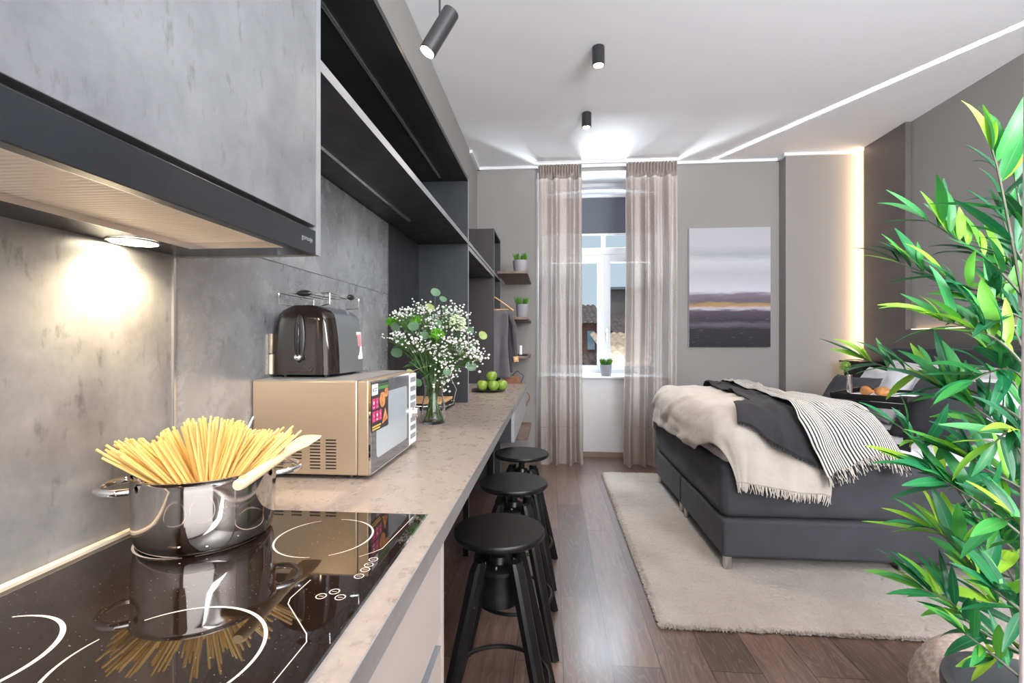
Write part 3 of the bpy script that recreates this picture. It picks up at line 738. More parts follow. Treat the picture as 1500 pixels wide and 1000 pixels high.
# corner shelves
for (z, lab) in ((1.880, 'brown wooden shelf board, topmost in the window corner'), (1.468, 'brown wooden shelf board, second from the top in the window corner'),
                 (1.118, 'brown wooden shelf board in the window corner holding the candle tray'), (.385, 'brown wooden shelf board, lowest in the window corner below desk height')):
    r = thing('shelf_board', lab, 'shelf', (-.35, 4.8, z))
    B(-.488, -.215, 4.27, YB-.003, z, z+.022).build('board', M['wood_shelf'], r, True, smooth=False, bev=.001)
def small_plant(name, label, loc, r, h, gh, n, seed, pot='grey_pot', dens=.9):
    t = thing(name, label, 'potted plant', loc)
    MB().lathe([(0, 0), (r*.80, 0), (r*.84, .004), (r, h), (r*.93, h), (r*.86, h-.012), (0, h-.012)], seg=32).build('pot', M[pot], t)
    MB().lathe([(0, h-.010), (r*.86, h-.010), (r*.86, h-.0115), (0, h-.0115)], seg=24).build('soil', M['soil'], t)
    q = random.Random(seed); m = MB()
    for i in range(n):
        a = q.uniform(0, 2*pi); rr = r*.8*sqrt(q.random()); lean = q.uniform(.05, .55)
        b = (rr*cos(a), rr*sin(a), h-.011); d = (cos(a)*lean, sin(a)*lean, 1)
        m.leaf(b, d, (sin(a), -cos(a), 0), gh*q.uniform(.7, 1.1), r*.16, q.uniform(.1, .9), 0, 4)
    m.build('grass', M['grass'], t, ang=180); return t
small_plant('potted_grass', 'grass in a grey pot on the topmost corner shelf', (-.290, 4.42, 1.903), .068, .115, .085, 90, 1)
small_plant('potted_grass', 'spiky plant in a grey pot on the second corner shelf, behind the hanger', (-.275, 4.47, 1.491), .060, .125, .09, 80, 2)
small_plant('potted_grass', 'small bright green grass in a grey pot on the window sill', (.600, 5.36, .890), .065, .125, .085, 130, 5)
ct = MB().lathe([(0, 0), (.052, 0), (.062, .008), (.059, .009), (.05, .004), (0, .004)], seg=32).build('candle_tray', M['black_plastic'])
tag(ct, 'small black round tray on the candle shelf in the corner', 'tray'); ct.location = (-.275, 4.40, 1.141)
cd = thing('candle', 'short white candle standing on the small black tray', 'candle', (-.285, 4.40, 1.1455))
MB().lathe([(0, 0), (.014, 0), (.014, .085), (.011, .088), (0, .086)], seg=20).build('wax', M['candle'], cd); MB().cyl((0, 0, .086), (0, 0, .096), .001, seg=6).build('wick', M['black_plastic'], cd)
bag = thing('leather_bag', 'brown leather bag behind the far end of the desk', 'bag', (-.34, 4.24, .73))
MB().poly([(-.42, 4.16, .73), (-.23, 4.16, .73), (-.24, 4.16, .86), (-.30, 4.16, .965), (-.42, 4.16, .975)], .07, (0, 1, 0)).build('body', M['brown_leather'], bag, True, bev=.006)
MB().tube([(-.27+.0, 4.195, .91), (-.245, 4.195, .97), (-.30, 4.195, 1.01), (-.35, 4.195, .97)], .004, 6).build('strap', M['black_plastic'], bag, True)
bag.location.z = .73
B(-.488, -.215, 4.10, 4.26, .70, .7295)
bs = thing('shelf_board', 'short brown shelf board carrying the leather bag beyond the desk', 'shelf', (-.35, 4.2, .70))
B(-.488, -.215, 4.12, 4.268, .707, .729).build('board', M['wood_shelf'], bs, True, smooth=False)

# ---- hob
hb = thing('ceramic_hob', 'black ceramic hob with white zone rings set in the worktop', 'hob', (-.52, .59, WZ))
B(-.778, -.2575, .215, .964, WZ+.0005, WZ+.005).build('glass_plate', M['hob'], hb, True, smooth=False, bev=.0008)
fr_ = MB(); fr_.box(-.2573, -.2535, .215, .967, WZ+.0005, WZ+.0045).build('steel_edge', M['chrome'], hb, True, smooth=False)
HZ = WZ+.0052
def ring(cx, cy, r, arcs, w0=.0012, w1=.004):
    m = MB()
    for (a0, a1) in arcs:
        n = 48; inn = []; out = []
        for i in range(n+1):
            a = radians(mix(a0, a1, i/n)); ww = mix(w0, w1, sin(pi*i/n))/2
            inn.append((cx+(r-ww)*cos(a), cy+(r-ww)*sin(a), HZ)); out.append((cx+(r+ww)*cos(a), cy+(r+ww)*sin(a), HZ))
        for i in range(n): m.poly([inn[i], out[i], out[i+1], inn[i+1]])
    return m.build('zone_ring', M['hob_mark'], hb, True, smooth=False)
ring(-.411, .838, .084, ((-60, 95), (120, 280)), .001, .0035); ring(-.640, .835, .105, ((-60, 110), (130, 290)))
ring(-.436, .500, .105, ((-50, 140), (165, 290)), .0015, .0045); ring(-.662, .476, .090, ((-60, 110), (135, 280)), .002, .006)
def hp(x, y):
    d = (CAMZ-HZ)*F/(y-500); return at(x, y, d)
def line(pts, w, name='marking'):
    m = MB(); P = [hp(*p_) for p_ in pts]
    for a, b in zip(P, P[1:]):
        d = (b-a).normalized(); n = Vector((-d.y, d.x, 0))*w/2
        m.poly([a-n, b-n, b+n, a+n])
    return m.build(name, M['hob_mark'], hb, True, smooth=False)
line([(605, 757), (560, 803), (548, 808), (526, 815)], .0012)
line([(455, 849), (425, 876), (422, 884), (449, 928), (449, 940), (400, 1000)], .0014)
mm = MB()
for (x, y) in ((546.9, 819), (540.3, 827), (526, 843.5), (490, 866), (470.4, 872.8), (498.4, 874.4), (535, 834)):
    c = hp(x, y); n = 20
    for i in range(n):
        a, b = 2*pi*i/n, 2*pi*(i+1)/n
        mm.poly([c+Vector((cos(q)*r, sin(q)*r, 0)) for q, r in ((a, .006), (a, .0076), (b, .0076), (b, .006))])
    mm.poly([c+Vector(q) for q in ((-.0035, -.0005, 0), (.0035, -.0005, 0), (.0035, .0005, 0), (-.0035, .0005, 0))])
mm.build('touch_symbols', M['hob_mark'], hb, True, smooth=False)

# ---- pot
PX, PY = -.633, .833; e1 = Vector((.796, .605, 0)); e2 = Vector((-.605, .796, 0))
pr = thing('cooking_pot', 'polished steel cooking pot full of spaghetti on the hob', 'pot', (PX, PY, HZ))
MB().lathe([(0, 0), (.098, 0), (.103, .002), (.108, .010), (.1115, .028), (.1130, .045), (.1131, .06), (.1131, .075), (.1131, .09), (.1131, .105), (.1131, .112), (.1130, .118), (.1135, .122), (.1165, .124), (.1165, .1255), (.112, .1255), (.1105, .122), (.1105, .03), (.105, .008), (0, .005)], seg=96).build('body', M['pot_steel'], pr, ang=60)
MB().lathe([(0, -.0001), (.093, -.0001), (.0985, .0012), (.0985, .003), (0, .003)], seg=64).build('base', M['steel'], pr)
for sg in (-1, 1):
    pts = []
    for i in range(17):
        a = -pi/2+pi*i/16; rr = .034*cos(a)
        pts.append(e1*sg*(.117+rr*1.15)+e2*(.046*sin(a))+Vector((0, 0, .108)))
    pts = [pts[0]-e1*sg*.008]+pts+[pts[-1]-e1*sg*.008]
    MB().tube(pts, .0062, 12).build('handle', M['chrome'], pr)
# spaghetti
me = MB().cyl((0, 0, 0), (0, 0, .205), .0021, seg=6)
st0 = me.build('spaghetti_strand', M['pasta'], ang=50)
tag(st0, 'dry spaghetti strand standing in the steel pot', 'spaghetti', 'spaghetti strands standing in the pot')
r_ = random.Random(11); first = True
bund = [(-.92, 14), (-.80, 18), (-.60, 34), (-.38, 40), (-.12, 42), (.10, 16), (.28, 42), (.55, 34), (.80, 26)]
for (bc_, nn) in bund:
    for i in range(nn):
        k = bc_+r_.gauss(0, .045); q = (i/nn-.5)*2
        c1 = .100*max(-.97, min(.97, k*.92+r_.uniform(-.08, .08))); c2 = .092*q*sqrt(max(0, 1-(c1/.1)**2))+r_.uniform(-.006, .006)
        top = Vector((PX, PY, HZ+.122))+e1*c1*1.0+e2*c2
        if hypot(c1, c2) > .102: continue
        lean = k*1.35+r_.uniform(-.03, .03); back = .22+.30*c2/.08*.4+r_.uniform(-.04, .04)
        if bc_ > .7: back -= .05
        d = (e1*lean+e2*back+Vector((0, 0, 1))).normalized()
        ll = r_.uniform(.036, .054)*(1+.75*abs(k))*(1.12 if c2 < 0 else .95)
        tip = top+d*ll
        base = tip-d*.205
        # keep the lower end inside the pot
        bx = Vector((base.x-PX, base.y-PY, 0))
        zmin = HZ+.008
        if base.z < zmin: base = base+d*((zmin-base.z)/d.z)
        bx = Vector((base.x-PX, base.y-PY, 0))
        if bx.length > .098:
            cc = base-bx*(1-.098/bx.length); d = (top-cc).normalized(); base = cc
        o = st0 if first else st0.copy()
        if not first: C.objects.link(o)
        first = False
        o.location = base; o.rotation_euler = d.to_track_quat('Z', 'Y').to_euler()
# spatula
sp = thing('wooden_spatula', 'wooden spatula resting across the right handle of the pot', 'spatula', (-.52, .88, 1.04))
a = Vector((-.502, .728, 1.038)); b = Vector((-.5415, 1.040, 1.056)); dd = (b-a).normalized(); sd = dd.cross(Vector((0, 0, 1))).normalized()
m = MB(); prof = [(0, .0085, .007), (.006, .0115, .0085), (.03, .0115, .0085), (.10, .0105, .008), (.18, .010, .0075), (.205, .0135, .0065), (.23, .0225, .0050), (.29, .0255, .0036), (.318, .022, .0022)]
rows = []
for (s_, w_, h_) in prof:
    c = a+dd*s_; up = sd.cross(dd)
    rows.append([m.bm.verts.new(c+sd*w_*cos(q)+up*h_*sin(q)) for q in [2*pi*k/14 for k in range(14)]])
for A_, B_ in zip(rows, rows[1:]):
    for k in range(14): m.bm.faces.new((A_[k], A_[(k+1) % 14], B_[(k+1) % 14], B_[k]))
m.bm.faces.new(rows[0]); m.bm.faces.new(rows[-1][::-1])
m.build('blade_and_handle', M['wood_pale'], sp, True, ang=60)
up = sd.cross(dd); hc = a+dd*.016+up*.0087
MB().tube([hc+(sd*cos(q)+dd*1.3*sin(q))*.0045 for q in [2*pi*k/14 for k in range(14)]], .0016, 6, closed=True).build('hanging_hole', M['wood_warm'], sp, True)

# ---- microwave
MX0, MX1, MY0, MY1, MZ0, MZ1 = -.788, -.502, 1.20, 1.622, .922, 1.168
mw = thing('microwave', 'silver microwave oven with promotional sticker, standing on the worktop', 'microwave', (-.65, 1.41, WZ))
B(MX0, MX1, MY0, MY1, MZ0, MZ1).build('body', M['mw_side'], mw, True, bev=.004)
B(MX0+.004, MX1+.0, MY0+.004, MY1-.004, MZ1-.001, MZ1+.002).build('top_plate', M['mw_top'], mw, True, smooth=False)
B(MX1+.0005, MX1+.030, MY0, MY1, MZ0, MZ1).build('front_frame', M['mw_side'], mw, True, bev=.003)
XD = MX1+.0305
dr = B(XD-.001, XD+.004, MY0+.004, MY0+.338, MZ0+.006, MZ1-.006).build('door', M['mw_door'], mw, True, bev=.001)
XP = XD+.0042
def rrect(y0, y1, z0, z1, r, x, th, name, m, par):
    P = []
    for (cy, cz, a0) in ((y1-r, z1-r, 0), (y0+r, z1-r, 90), (y0+r, z0+r, 180), (y1-r, z0+r, 270)):
        for i in range(7):
            a = radians(a0+15*i); P.append((x, cy+r*cos(a), cz+r*sin(a)))
    return MB().poly(P, th, (1, 0, 0)).build(name, m, par, True, smooth=False)
rrect(MY0+.045, MY0+.315, MZ0+.035, MZ1-.040, .014, XP, .0005, 'door_window', M['mw_window'], dr)
tr_ = MB(); tr_.box(XD, XD+.005, MY0+.002, MY0+.340, MZ1-.006, MZ1-.002); tr_.box(XD, XD+.005, MY0+.002, MY0+.340, MZ0+.002, MZ0+.006); tr_.box(XD, XD+.005, MY0+.001, MY0+.0045, MZ0+.002, MZ1-.002)
tr_.build('chrome_trim', M['chrome'], dr, True, smooth=False)
stx = XP+.0007
stk = B(stx, stx+.0004, MY0+.007, MY0+.135, MZ0+.110, MZ1-.008).build('sticker', M['sticker_black'], dr, True, smooth=False)
B(stx+.0005, stx+.0008, MY0+.009, MY0+.052, MZ1-.040, MZ1-.011).build('logo_field', M['sticker_white'], stk, True, smooth=False)
MB().box(stx+.0009, stx+.0011, MY0+.026, MY0+.047, MZ1-.024, MZ1-.021).box(stx+.0009, stx+.0011, MY0+.026, MY0+.045, MZ1-.030, MZ1-.027).cyl((stx+.0009, MY0+.018, MZ1-.026), (stx+.0012, MY0+.018, MZ1-.026), .005).build('logo_mark', M['grey_print'], stk, True, smooth=False)
MB().box(stx+.0005, stx+.0008, MY0+.056, MY0+.132, MZ1-.028, MZ1-.020).box(stx+.0005, stx+.0008, MY0+.056, MY0+.132, MZ1-.016, MZ1-.0145).build('green_band', M['sticker_green'], stk, True, smooth=False)
MB().box(stx+.0005, stx+.0008, MY0+.012, MY0+.075, MZ0+.121, MZ0+.125).box(stx+.0005, stx+.0008, MY0+.012, MY0+.068, MZ0+.114, MZ0+.118).build('yellow_lines', M['sticker_yellow'], stk, True, smooth=False)
for i in range(3):
    for j in range(2):
        y = MY0+.013+i*.024; z = MZ0+.135+j*.034
        if i == 2 and j == 1: continue
        t_ = B(stx+.0005, stx+.0008, y, y+.019, z, z+.028).build('pink_tile', M['sticker_pink'], stk, True, smooth=False)
        MB().cyl((stx+.0009, y+.0095, z+.017), (stx+.0011, y+.0095, z+.017), .0045, seg=14).box(stx+.0009, stx+.0011, y+.003, y+.016, z+.004, z+.006).build('symbol', M['sticker_white'] if (i+j) % 2 else plain('pale_pink', (.75, .25, .35), .4), t_, True, smooth=False)
fd = MB(); fd.cyl((stx+.0005, MY0+.087, MZ0+.188), (stx+.0012, MY0+.087, MZ0+.188), .021, seg=28); fd.cyl((stx+.0005, MY0+.118, MZ0+.205), (stx+.0012, MY0+.118, MZ0+.205), .013, seg=24)
fd.poly([(stx+.0005, MY0+.085, MZ0+.122), (stx+.0005, MY0+.130, MZ0+.130), (stx+.0005, MY0+.108, MZ0+.162)], .0005, (1, 0, 0))
fd.build('food_pictures', M['pizza'], stk, True, smooth=False)
cp_ = B(XD, XD+.005, MY0+.343, MY1-.004, MZ0+.006, MZ1-.006).build('control_panel', M['sticker_white'], mw, True, bev=.001)
pm = MB()
for i, z in enumerate((.218, .188, .158, .134, .085, .058, .030)):
    pm.box(XD+.0052, XD+.0056, MY0+.350, MY1-.014, MZ0+z-.006, MZ0+z+.010)
pm.build('printing', M['grey_print'], cp_, True, smooth=False)
kn = MB().lathe([(0, 0), (.019, 0), (.019, .006), (.016, .018), (0, .019)], seg=28).build('knob', M['steel'], cp_)
kn.location = Vector((XD+.0055, MY0+.381, MZ0+.110))-mw.location-cp_.location; kn.rotation_euler = (0, pi/2, 0)
vt = MB()
for cx in (-.715, -.665, -.615, -.572):
    for i in range(10): vt.box(cx-.014, cx+.014, MY0-.0006, MY0+.0005, .938+i*.0082, .9415+i*.0082)
vt.build('vent_slots', M['black_plastic'], mw, True, smooth=False)
for (x, y) in ((-.75, 1.23), (-.75, 1.59), (-.53, 1.23), (-.53, 1.59)):
    MB().cyl((x, y, WZ+.0005), (x, y, MZ0), .011, seg=12).build('foot', M['black_plastic'], mw, True)
# ---- toaster
TX0, TX1, TY0, TY1, TZ = -.787, -.602, 1.262, 1.525, MZ1+.002
ts = thing('toaster', 'glossy black toaster with a wire rack standing on the microwave', 'toaster', ((TX0+TX1)/2, 1.393, TZ))
def toaster_prof(w, z):  # half width factor by height
    t = z/.195; return w*(1-.22*max(0, t-.0)**2.2 if t < .8 else 1-.22*.8**2.2-.55*((t-.8)/.2)**2.3)
m = MB(); rows = []; hh = [0, .02, .05, .08, .11, .14, .156, .168, .178, .186, .191, .194]
for z in hh:
    a_ = toaster_prof(.091, z); b_ = .1235*(1-.05*(z/.195)**2-.10*max(0, (z-.156)/.039)**2.2); R = []
    for k in range(64):
        q = 2*pi*k/64; c_, s_ = cos(q), sin(q); p_ = 7.0
        R.append(m.bm.verts.new(((abs(c_)**(2/p_))*a_*(1 if c_ > 0 else -1), (abs(s_)**(2/p_))*b_*(1 if s_ > 0 else -1), z+.008)))
    rows.append(R)
for A_, B_ in zip(rows, rows[1:]):
    for k in range(64): m.bm.faces.new((A_[k], A_[(k+1) % 64], B_[(k+1) % 64], B_[k]))
m.bm.faces.new(rows[0][::-1]); m.bm.faces.new(rows[-1])
tb = m.build('shell', M['toaster_side'], ts, ang=80)
m = MB(); rows = []   # glossy end caps
for z in hh:
    a_ = toaster_prof(.091, z)+.0012; b_ = .1235*(1-.05*(z/.195)**2-.10*max(0, (z-.156)/.039)**2.2)+.0012; R = []
    for k in range(33):
        q = -pi+pi*k/32; c_, s_ = cos(q), sin(q); p_ = 7.0
        y = (abs(s_)**(2/p_))*b_*-1
        if y > -.075: y = -.075
        R.append(m.bm.verts.new(((abs(c_)**(2/p_))*a_*(1 if c_ > 0 else -1), y, z+.008)))
    rows.append(R)
for A_, B_ in zip(rows, rows[1:]):
    for k in range(32): m.bm.faces.new((A_[k], A_[k+1], B_[k+1], B_[k]))
m.bm.faces.new(rows[-1])
m.build('end_cap', M['toaster_gloss'], ts, ang=80, smooth=True)
FY = -.1225
rc = MB().ball((0, FY-.0022, .108), .05, 20, (.32, .10, 1.35)); rc.build('lever_recess', M['black_plastic'], ts)
MB().box(-.003, .003, FY-.012, FY-.004, .06, .155).build('lever_track', M['toaster_gloss'], ts, bev=.002)
MB().ball((0, FY-.012, .056), .012, 14, (1, .8, .8)).build('lever', M['chrome'], ts)
MB().box(-.035, .035, FY-.005, FY+.001, .016, .026).build('crumb_tray', M['toaster_gloss'], ts, bev=.001)
def sq_(y0, y1, z0, z1, e): return [(toaster_prof(.091, z-.008)*.992+e, y, z) for (y, z) in ((y0, z0), (y1, z0), (y1, z1), (y0, z1))]
st_ = MB().poly(sq_(.060, .094, .045, .13, .0006), .0004, (1, 0, 0)).build('sticker', M['sticker_white'], ts, smooth=False)
MB().poly(sq_(.063, .090, .085, .122, .0012), .0003, (1, 0, 0)).build('sticker_print', plain('sticker_rose', (.55, .25, .28), .4), st_, smooth=False)
for (x, y) in ((-.06, -.09), (.06, -.09), (-.06, .09), (.06, .09)):
    MB().cyl((x, y, 0), (x, y, .010), .008, seg=10).build('foot', M['black_plastic'], ts)
rk = MB(); zr = .236; z0 = .198
rk.tube([(-.075, -.10, zr), (.075, -.10, zr), (.075, .10, zr), (-.075, .10, zr)], .0017, 6, closed=True)
for x in (-.038, 0, .038): rk.tube([(x, -.10, zr), (x, .10, zr)], .0014, 6)
for (x, y) in ((-.075, -.10), (.075, -.10), (.075, .10), (-.075, .10)): rk.tube([(x, y, zr), (x, y, z0+.008), (x*.55, y*.8, z0+.004)], .0017, 6)
rko = rk.build('bun_rack', M['chrome'], ts)
for (x, y) in ((-.0, -.10), (.075, .04)):
    MB().ball((x, y, zr), .012, 14, (1.9, .8, .75) if y < 0 else (.8, 1.7, .75)).build('grip', M['black_plastic'], rko)
# socket, cords
so_ = thing('wall_socket', 'pale wall socket on the splashback behind the toaster', 'socket', (LW+.01, 1.30, 1.18))
B(LW+.0105, LW+.020, 1.278, 1.355, 1.178, 1.234).build('plate', plain('socket_plate', (.62, .52, .40), .4), so_, True, bev=.002)
B(LW+.0105, LW+.020, 1.278, 1.355, 1.236, 1.292).build('plate', M['mw_side'], so_, True, bev=.002)
o = MB().tube([(-.783, 1.24, .913), (-.786, 1.195, .935), (-.7855, 1.178, .965), (-.7865, 1.172, 1.0), (-.786, 1.180, 1.045), (-.784, 1.198, 1.07), (-.7875, 1.25, 1.08)], .0028, 8).build('power_cord', M['cord'])
tag(own(o, (-.785, 1.18, .915)), 'thin grey power cord curving beside the microwave at the splashback', 'cord')

# ---- board and tray behind the vase
tr = thing('metal_tray', 'black metal tray with a raised rim in the corner behind the vase', 'tray', (-.67, 2.56, WZ))
MB().box(-.78, -.55, 2.44, 2.70, WZ+.0005, WZ+.006).build('base', M['black_metal'], tr, True, bev=.003)
MB().tube([(-.55, 2.44, WZ+.022), (-.535, 2.57, WZ+.022), (-.55, 2.70, WZ+.022), (-.78, 2.70, WZ+.022), (-.78, 2.44, WZ+.022)], .004, 8, closed=True).build('rim', M['chrome'], tr, True)
MB().tube([(-.552, 2.66, WZ+.022), (-.535, 2.66, WZ+.09), (-.565, 2.66, WZ+.15), (-.63, 2.66, WZ+.17)], .0012, 6).build('wire', M['cord'], tr, True)
MB().box(-.775, -.565, 2.455, 2.685, WZ+.007, WZ+.034).build('inner_block', M['black_metal'], tr, True, bev=.002)
bd = own(B(-.785, -.562, 2.44, 2.69, WZ+.0345, WZ+.048).build('chopping_board', M['wood_warm'], bev=.003), (-.67, 2.56, WZ+.0345))
tag(bd, 'small wooden board lying on the black tray behind the vase', 'chopping board')

# ---- plate of apples
pc = at(716, 572, 3.46)
pl = MB().lathe([(0, 0), (.085, 0), (.122, .012), (.125, .014), (.121, .016), (.085, .005), (0, .005)], seg=48).build('plate', M['black_plastic'])
pl.location = (pc.x, pc.y, WZ+.0005); tag(pl, 'flat black plate holding green apples on the desk', 'plate')
def apple_proto():
    r = thing('apple', '', 'apple', (0, 0, 0), group='green apples on the black plate')
    MB().lathe([(0, .006), (.012, .001), (.022, .003), (.034, .018), (.0405, .040), (.038, .056), (.026, .070), (.013, .073), (.004, .067), (0, .062)], seg=28).build('fruit', M['apple'], r, ang=80)
    MB().tube([(0, 0, .062), (.002, 0, .074), (.006, .002, .082)], .0012, 6).build('stem', M['branch'], r); return r
ap = apple_proto(); first = True
for (x, dy, z, lab) in ((707, -.025, 0, 'green apple at the left on the black plate'), (723.5, -.035, 0, 'green apple in the front middle of the black plate'),
        (735, .02, 0, 'smaller-looking green apple at the right, half behind the others'), (719.5, .03, .062, 'green apple resting on top of the others')):
    q = at(x, 572, 3.46); o = ap if first else dup(ap); first = False
    o.location = (q.x, pc.y+dy, WZ+.0065+z); o['label'] = lab; o.rotation_euler = (0, 0, x)
o = dup(ap, (pc.x+.01, pc.y+.058, WZ+.0065), 1.0, 'green apple at the back of the plate, mostly hidden')

# ---- vase and bouquet
VX, VY = -.520, 2.075
va = MB().lathe([(0, 0), (.046, 0), (.051, .004), (.054, .03), (.051, .075), (.041, .125), (.041, .160), (.051, .202), (.0490, .202), (.0390, .160), (.0390, .125), (.0490, .075), (.0520, .03), (.049, .010), (0, .010)], seg=48).build('glass_vase', M['glass'])
va.location = (VX, VY, WZ+.0005); tag(va, 'clear glass vase with flower stems on the worktop', 'vase')
fq = random.Random(5)
def stempath(tip, seed):
    """from inside the vase up to tip (local to the vase base)"""
    q = random.Random(seed); a = atan2(tip[1], tip[0]); r0 = .036
    return [Vector((-r0*cos(a)+q.uniform(-.005, .005), -r0*sin(a)+q.uniform(-.005, .005), .014)), Vector((q.uniform(-.016, .016), q.uniform(-.016, .016), .10)), Vector((.030*cos(a), .030*sin(a), .190)), Vector((tip[0]*.5, tip[1]*.5, mix(.19, tip[2], .5))), Vector(tip)]
def smooth_path(P, n=14):
    out = []
    for i in range(len(P)-1):
        p0 = P[max(0, i-1)]; p1 = P[i]; p2 = P[i+1]; p3 = P[min(len(P)-1, i+2)]
        for k in range(4):
            t = k/4; out.append(.5*((2*p1)+(-p0+p2)*t+(2*p0-5*p1+4*p2-p3)*t*t+(-p0+3*p1-3*p2+p3)*t*t*t))
    return out+[P[-1]]
VB = Vector((VX, VY, WZ+.001))
def vloc(x, y, d): return at(x, y, d)-VB
def disc(m, c, nrm, r, bend=.15, seg=14):
    nrm = Vector(nrm).normalized(); a = nrm.cross(Vector((.3, .2, 1))).normalized(); b = nrm.cross(a)
    cv = m.bm.verts.new(c); R = [m.bm.verts.new(Vector(c)+(a*cos(q)*1.0+b*sin(q)*.86)*r+nrm*bend*r*abs(cos(q))) for q in [2*pi*k/seg for k in range(seg)]]
    for k in range(seg): m.bm.faces.new((cv, R[k], R[(k+1) % seg]))
camdir = Vector((.24, -.97, .05))
# eucalyptus: each stem with its round leaves
euc = [((636, 460, 2.10), [((638, 428), .022, 'euca'), ((649, 438), .017, 'euca'), ((629, 450), .022, 'euca_pale'), ((652, 452), .012, 'euca')], 'eucalyptus stem rising highest above the flowers'),
       ((702, 495, 2.05), [((707, 491), .021, 'euca_pale'), ((688, 484), .019, 'euca'), ((692, 505), .015, 'euca')], 'eucalyptus stem with a pale round leaf at the right of the bouquet'),
       ((684, 530, 2.0), [((690, 536), .024, 'euca')], 'eucalyptus stem with one drooping round leaf at the lower right'),
       ((590, 470, 2.03), [((580, 480), .024, 'euca'), ((606, 478), .026, 'euca'), ((622, 491), .020, 'euca'), ((642, 473), .016, 'euca')], 'eucalyptus stem among the blossoms at the left of the bouquet'),
       ((584, 508, 2.13), [((581, 516), .026, 'euca'), ((592, 503), .018, 'euca')], 'dark eucalyptus stem drooping at the lower left'),
       ((640, 520, 1.99), [((612, 560), .020, 'euca'), ((600, 545), .016, 'euca_pale'), ((655, 545), .018, 'euca')], 'eucalyptus stem low over the vase mouth')]
for k, (tp, lv, lab) in enumerate(euc):
    r = thing('eucalyptus_stem', lab, 'greenery', VB)
    P = smooth_path(stempath(vloc(*tp), k)); MB().tube(P, [.0030]*len(P), 6).build('stem', M['stem'], r)
    for ((x, y), rad, mt) in lv:
        c = vloc(x, y, tp[2]-.02); near_ = min(P, key=lambda p_: (p_-c).length); m = MB()
        disc(m, c, camdir+Vector((fq.uniform(-.6, .6), 0, fq.uniform(-.5, .6))), rad); m.tube([near_, (near_+c)/2+Vector((0, 0, .004)), c], .001, 5)
        m.build('leaf', M[mt], r, ang=180)
mums = [((574, 473, 2.06), .030, 'green pompon flower at the far left of the bouquet'), ((640, 491, 1.98), .034, 'bright green pompon flower in the middle front'), ((609, 470, 2.05), .027, 'green pompon flower left of the middle, half hidden'), ((592, 476, 2.08), .018, 'small green pompon bud behind the left leaves')]
for k, (tp, rad, lab) in enumerate(mums):
    r = thing('green_flower', lab, 'flower', VB); c = vloc(*tp)
    P = smooth_path(stempath(c, 20+k)); MB().tube(P, .0032, 6).build('stem', M['stem'], r)
    m = MB(); q = random.Random(k); m.ball(c, rad*.55, 12)
    for i in range(150):
        z = q.uniform(-.35, 1); a = q.uniform(0, 2*pi); s_ = sqrt(max(0, 1-z*z)); d = Vector((s_*cos(a), s_*sin(a), z)); m.cyl(c+d*rad*.4, c+d*rad*q.uniform(.85, 1.05), .0022, .0010, 5)
    m.build('bloom', M['mum'], r)
hy = thing('hydrangea', 'pale green blossom cluster at the upper right of the bouquet', 'flower', VB)
c = vloc(670, 472, 2.03); P = smooth_path(stempath(c, 33)); MB().tube(P, .0025, 6).build('stem', M['stem'], hy); m = MB(); q = random.Random(9)
for i in range(110):
    d = Vector((q.gauss(0, 1), q.gauss(0, 1), q.gauss(0, 1))).normalized(); m.ico(c+d*.034*q.uniform(.8, 1.05)+Vector((.0, 0, 0)), .0055, 1, (1, 1, .7))
m.build('bloom', plain('pale_green', (.62, .70, .45), .6, var=.1), hy)
gyp = [(598, 458), (612, 450), (625, 455), (640, 465), (652, 458), (664, 452), (676, 462), (682, 485), (672, 500), (688, 508), (697, 518), (655, 500), (640, 515), (622, 508), (605, 500), (590, 490), (578, 492), (650, 530), (664, 520), (643, 478), (632, 475), (660, 545), (652, 560), (700, 525), (676, 515), (585, 460), (615, 490)]
for k, (x, y) in enumerate(gyp):
    d_ = 2.06+fq.uniform(-.07, .07)-(.05 if y > 490 else 0)
    r = thing('babys_breath_spray', 'airy white baby\'s breath spray in the glass vase', 'flower', VB, group='white baby\'s breath sprays in the bouquet')
    c = vloc(x, y, d_); P = smooth_path(stempath(c, 60+k)); m = MB(); m.tube(P, .0013, 5); bm_ = MB(); q = random.Random(k)
    hub = P[-1]*.8+P[2]*.2 if len(P) > 2 else P[-1]
    hub = P[-4]
    for i in range(32):
        e = c+Vector((q.gauss(0, .021), q.gauss(0, .03), q.gauss(0, .017)))
        m.tube([hub, (hub+e)/2+Vector((q.uniform(-.005, .005), q.uniform(-.005, .005), 0)), e], .0005, 4)
        bm_.ico(e, q.uniform(.0034, .0062), 1, (1, 1, .85))
    m.build('stem', M['stem'], r)
    o = bm_.build('blossoms', M['blossom'], r); o['kind'] = 'stuff'

fill = [((590, 505), 2.12), ((612, 525), 2.10), ((632, 540), 2.08), ((655, 515), 2.10), ((670, 490), 2.12), ((640, 500), 2.12), ((615, 490), 2.14), ((600, 530), 2.05), ((660, 535), 2.14), ((625, 470), 2.14), ((680, 510), 2.12), ((648, 480), 2.15)]
for k, (xy, dd_) in enumerate(fill):
    r = thing('leafy_stem', 'dark green leafy stem filling the inside of the bouquet', 'greenery', VB, group='dark leafy filler stems inside the bouquet')
    c = vloc(*xy, dd_); P = smooth_path(stempath(c, 200+k)); MB().tube(P, .0030, 6).build('stem', M['stem'], r); m = MB(); q = random.Random(300+k)
    for i in range(9):
        p = P[min(len(P)-1, int(len(P)*q.uniform(.55, 1)))]
        m.leaf(p, (q.uniform(-1, 1), q.uniform(-1, 1), q.uniform(-.2, 1)), (0, -.5, 1), q.uniform(.035, .06), q.uniform(.016, .026), q.uniform(.2, 1), 0, 5)
    m.build('leaves', M['dark_leaf'], r, ang=180)
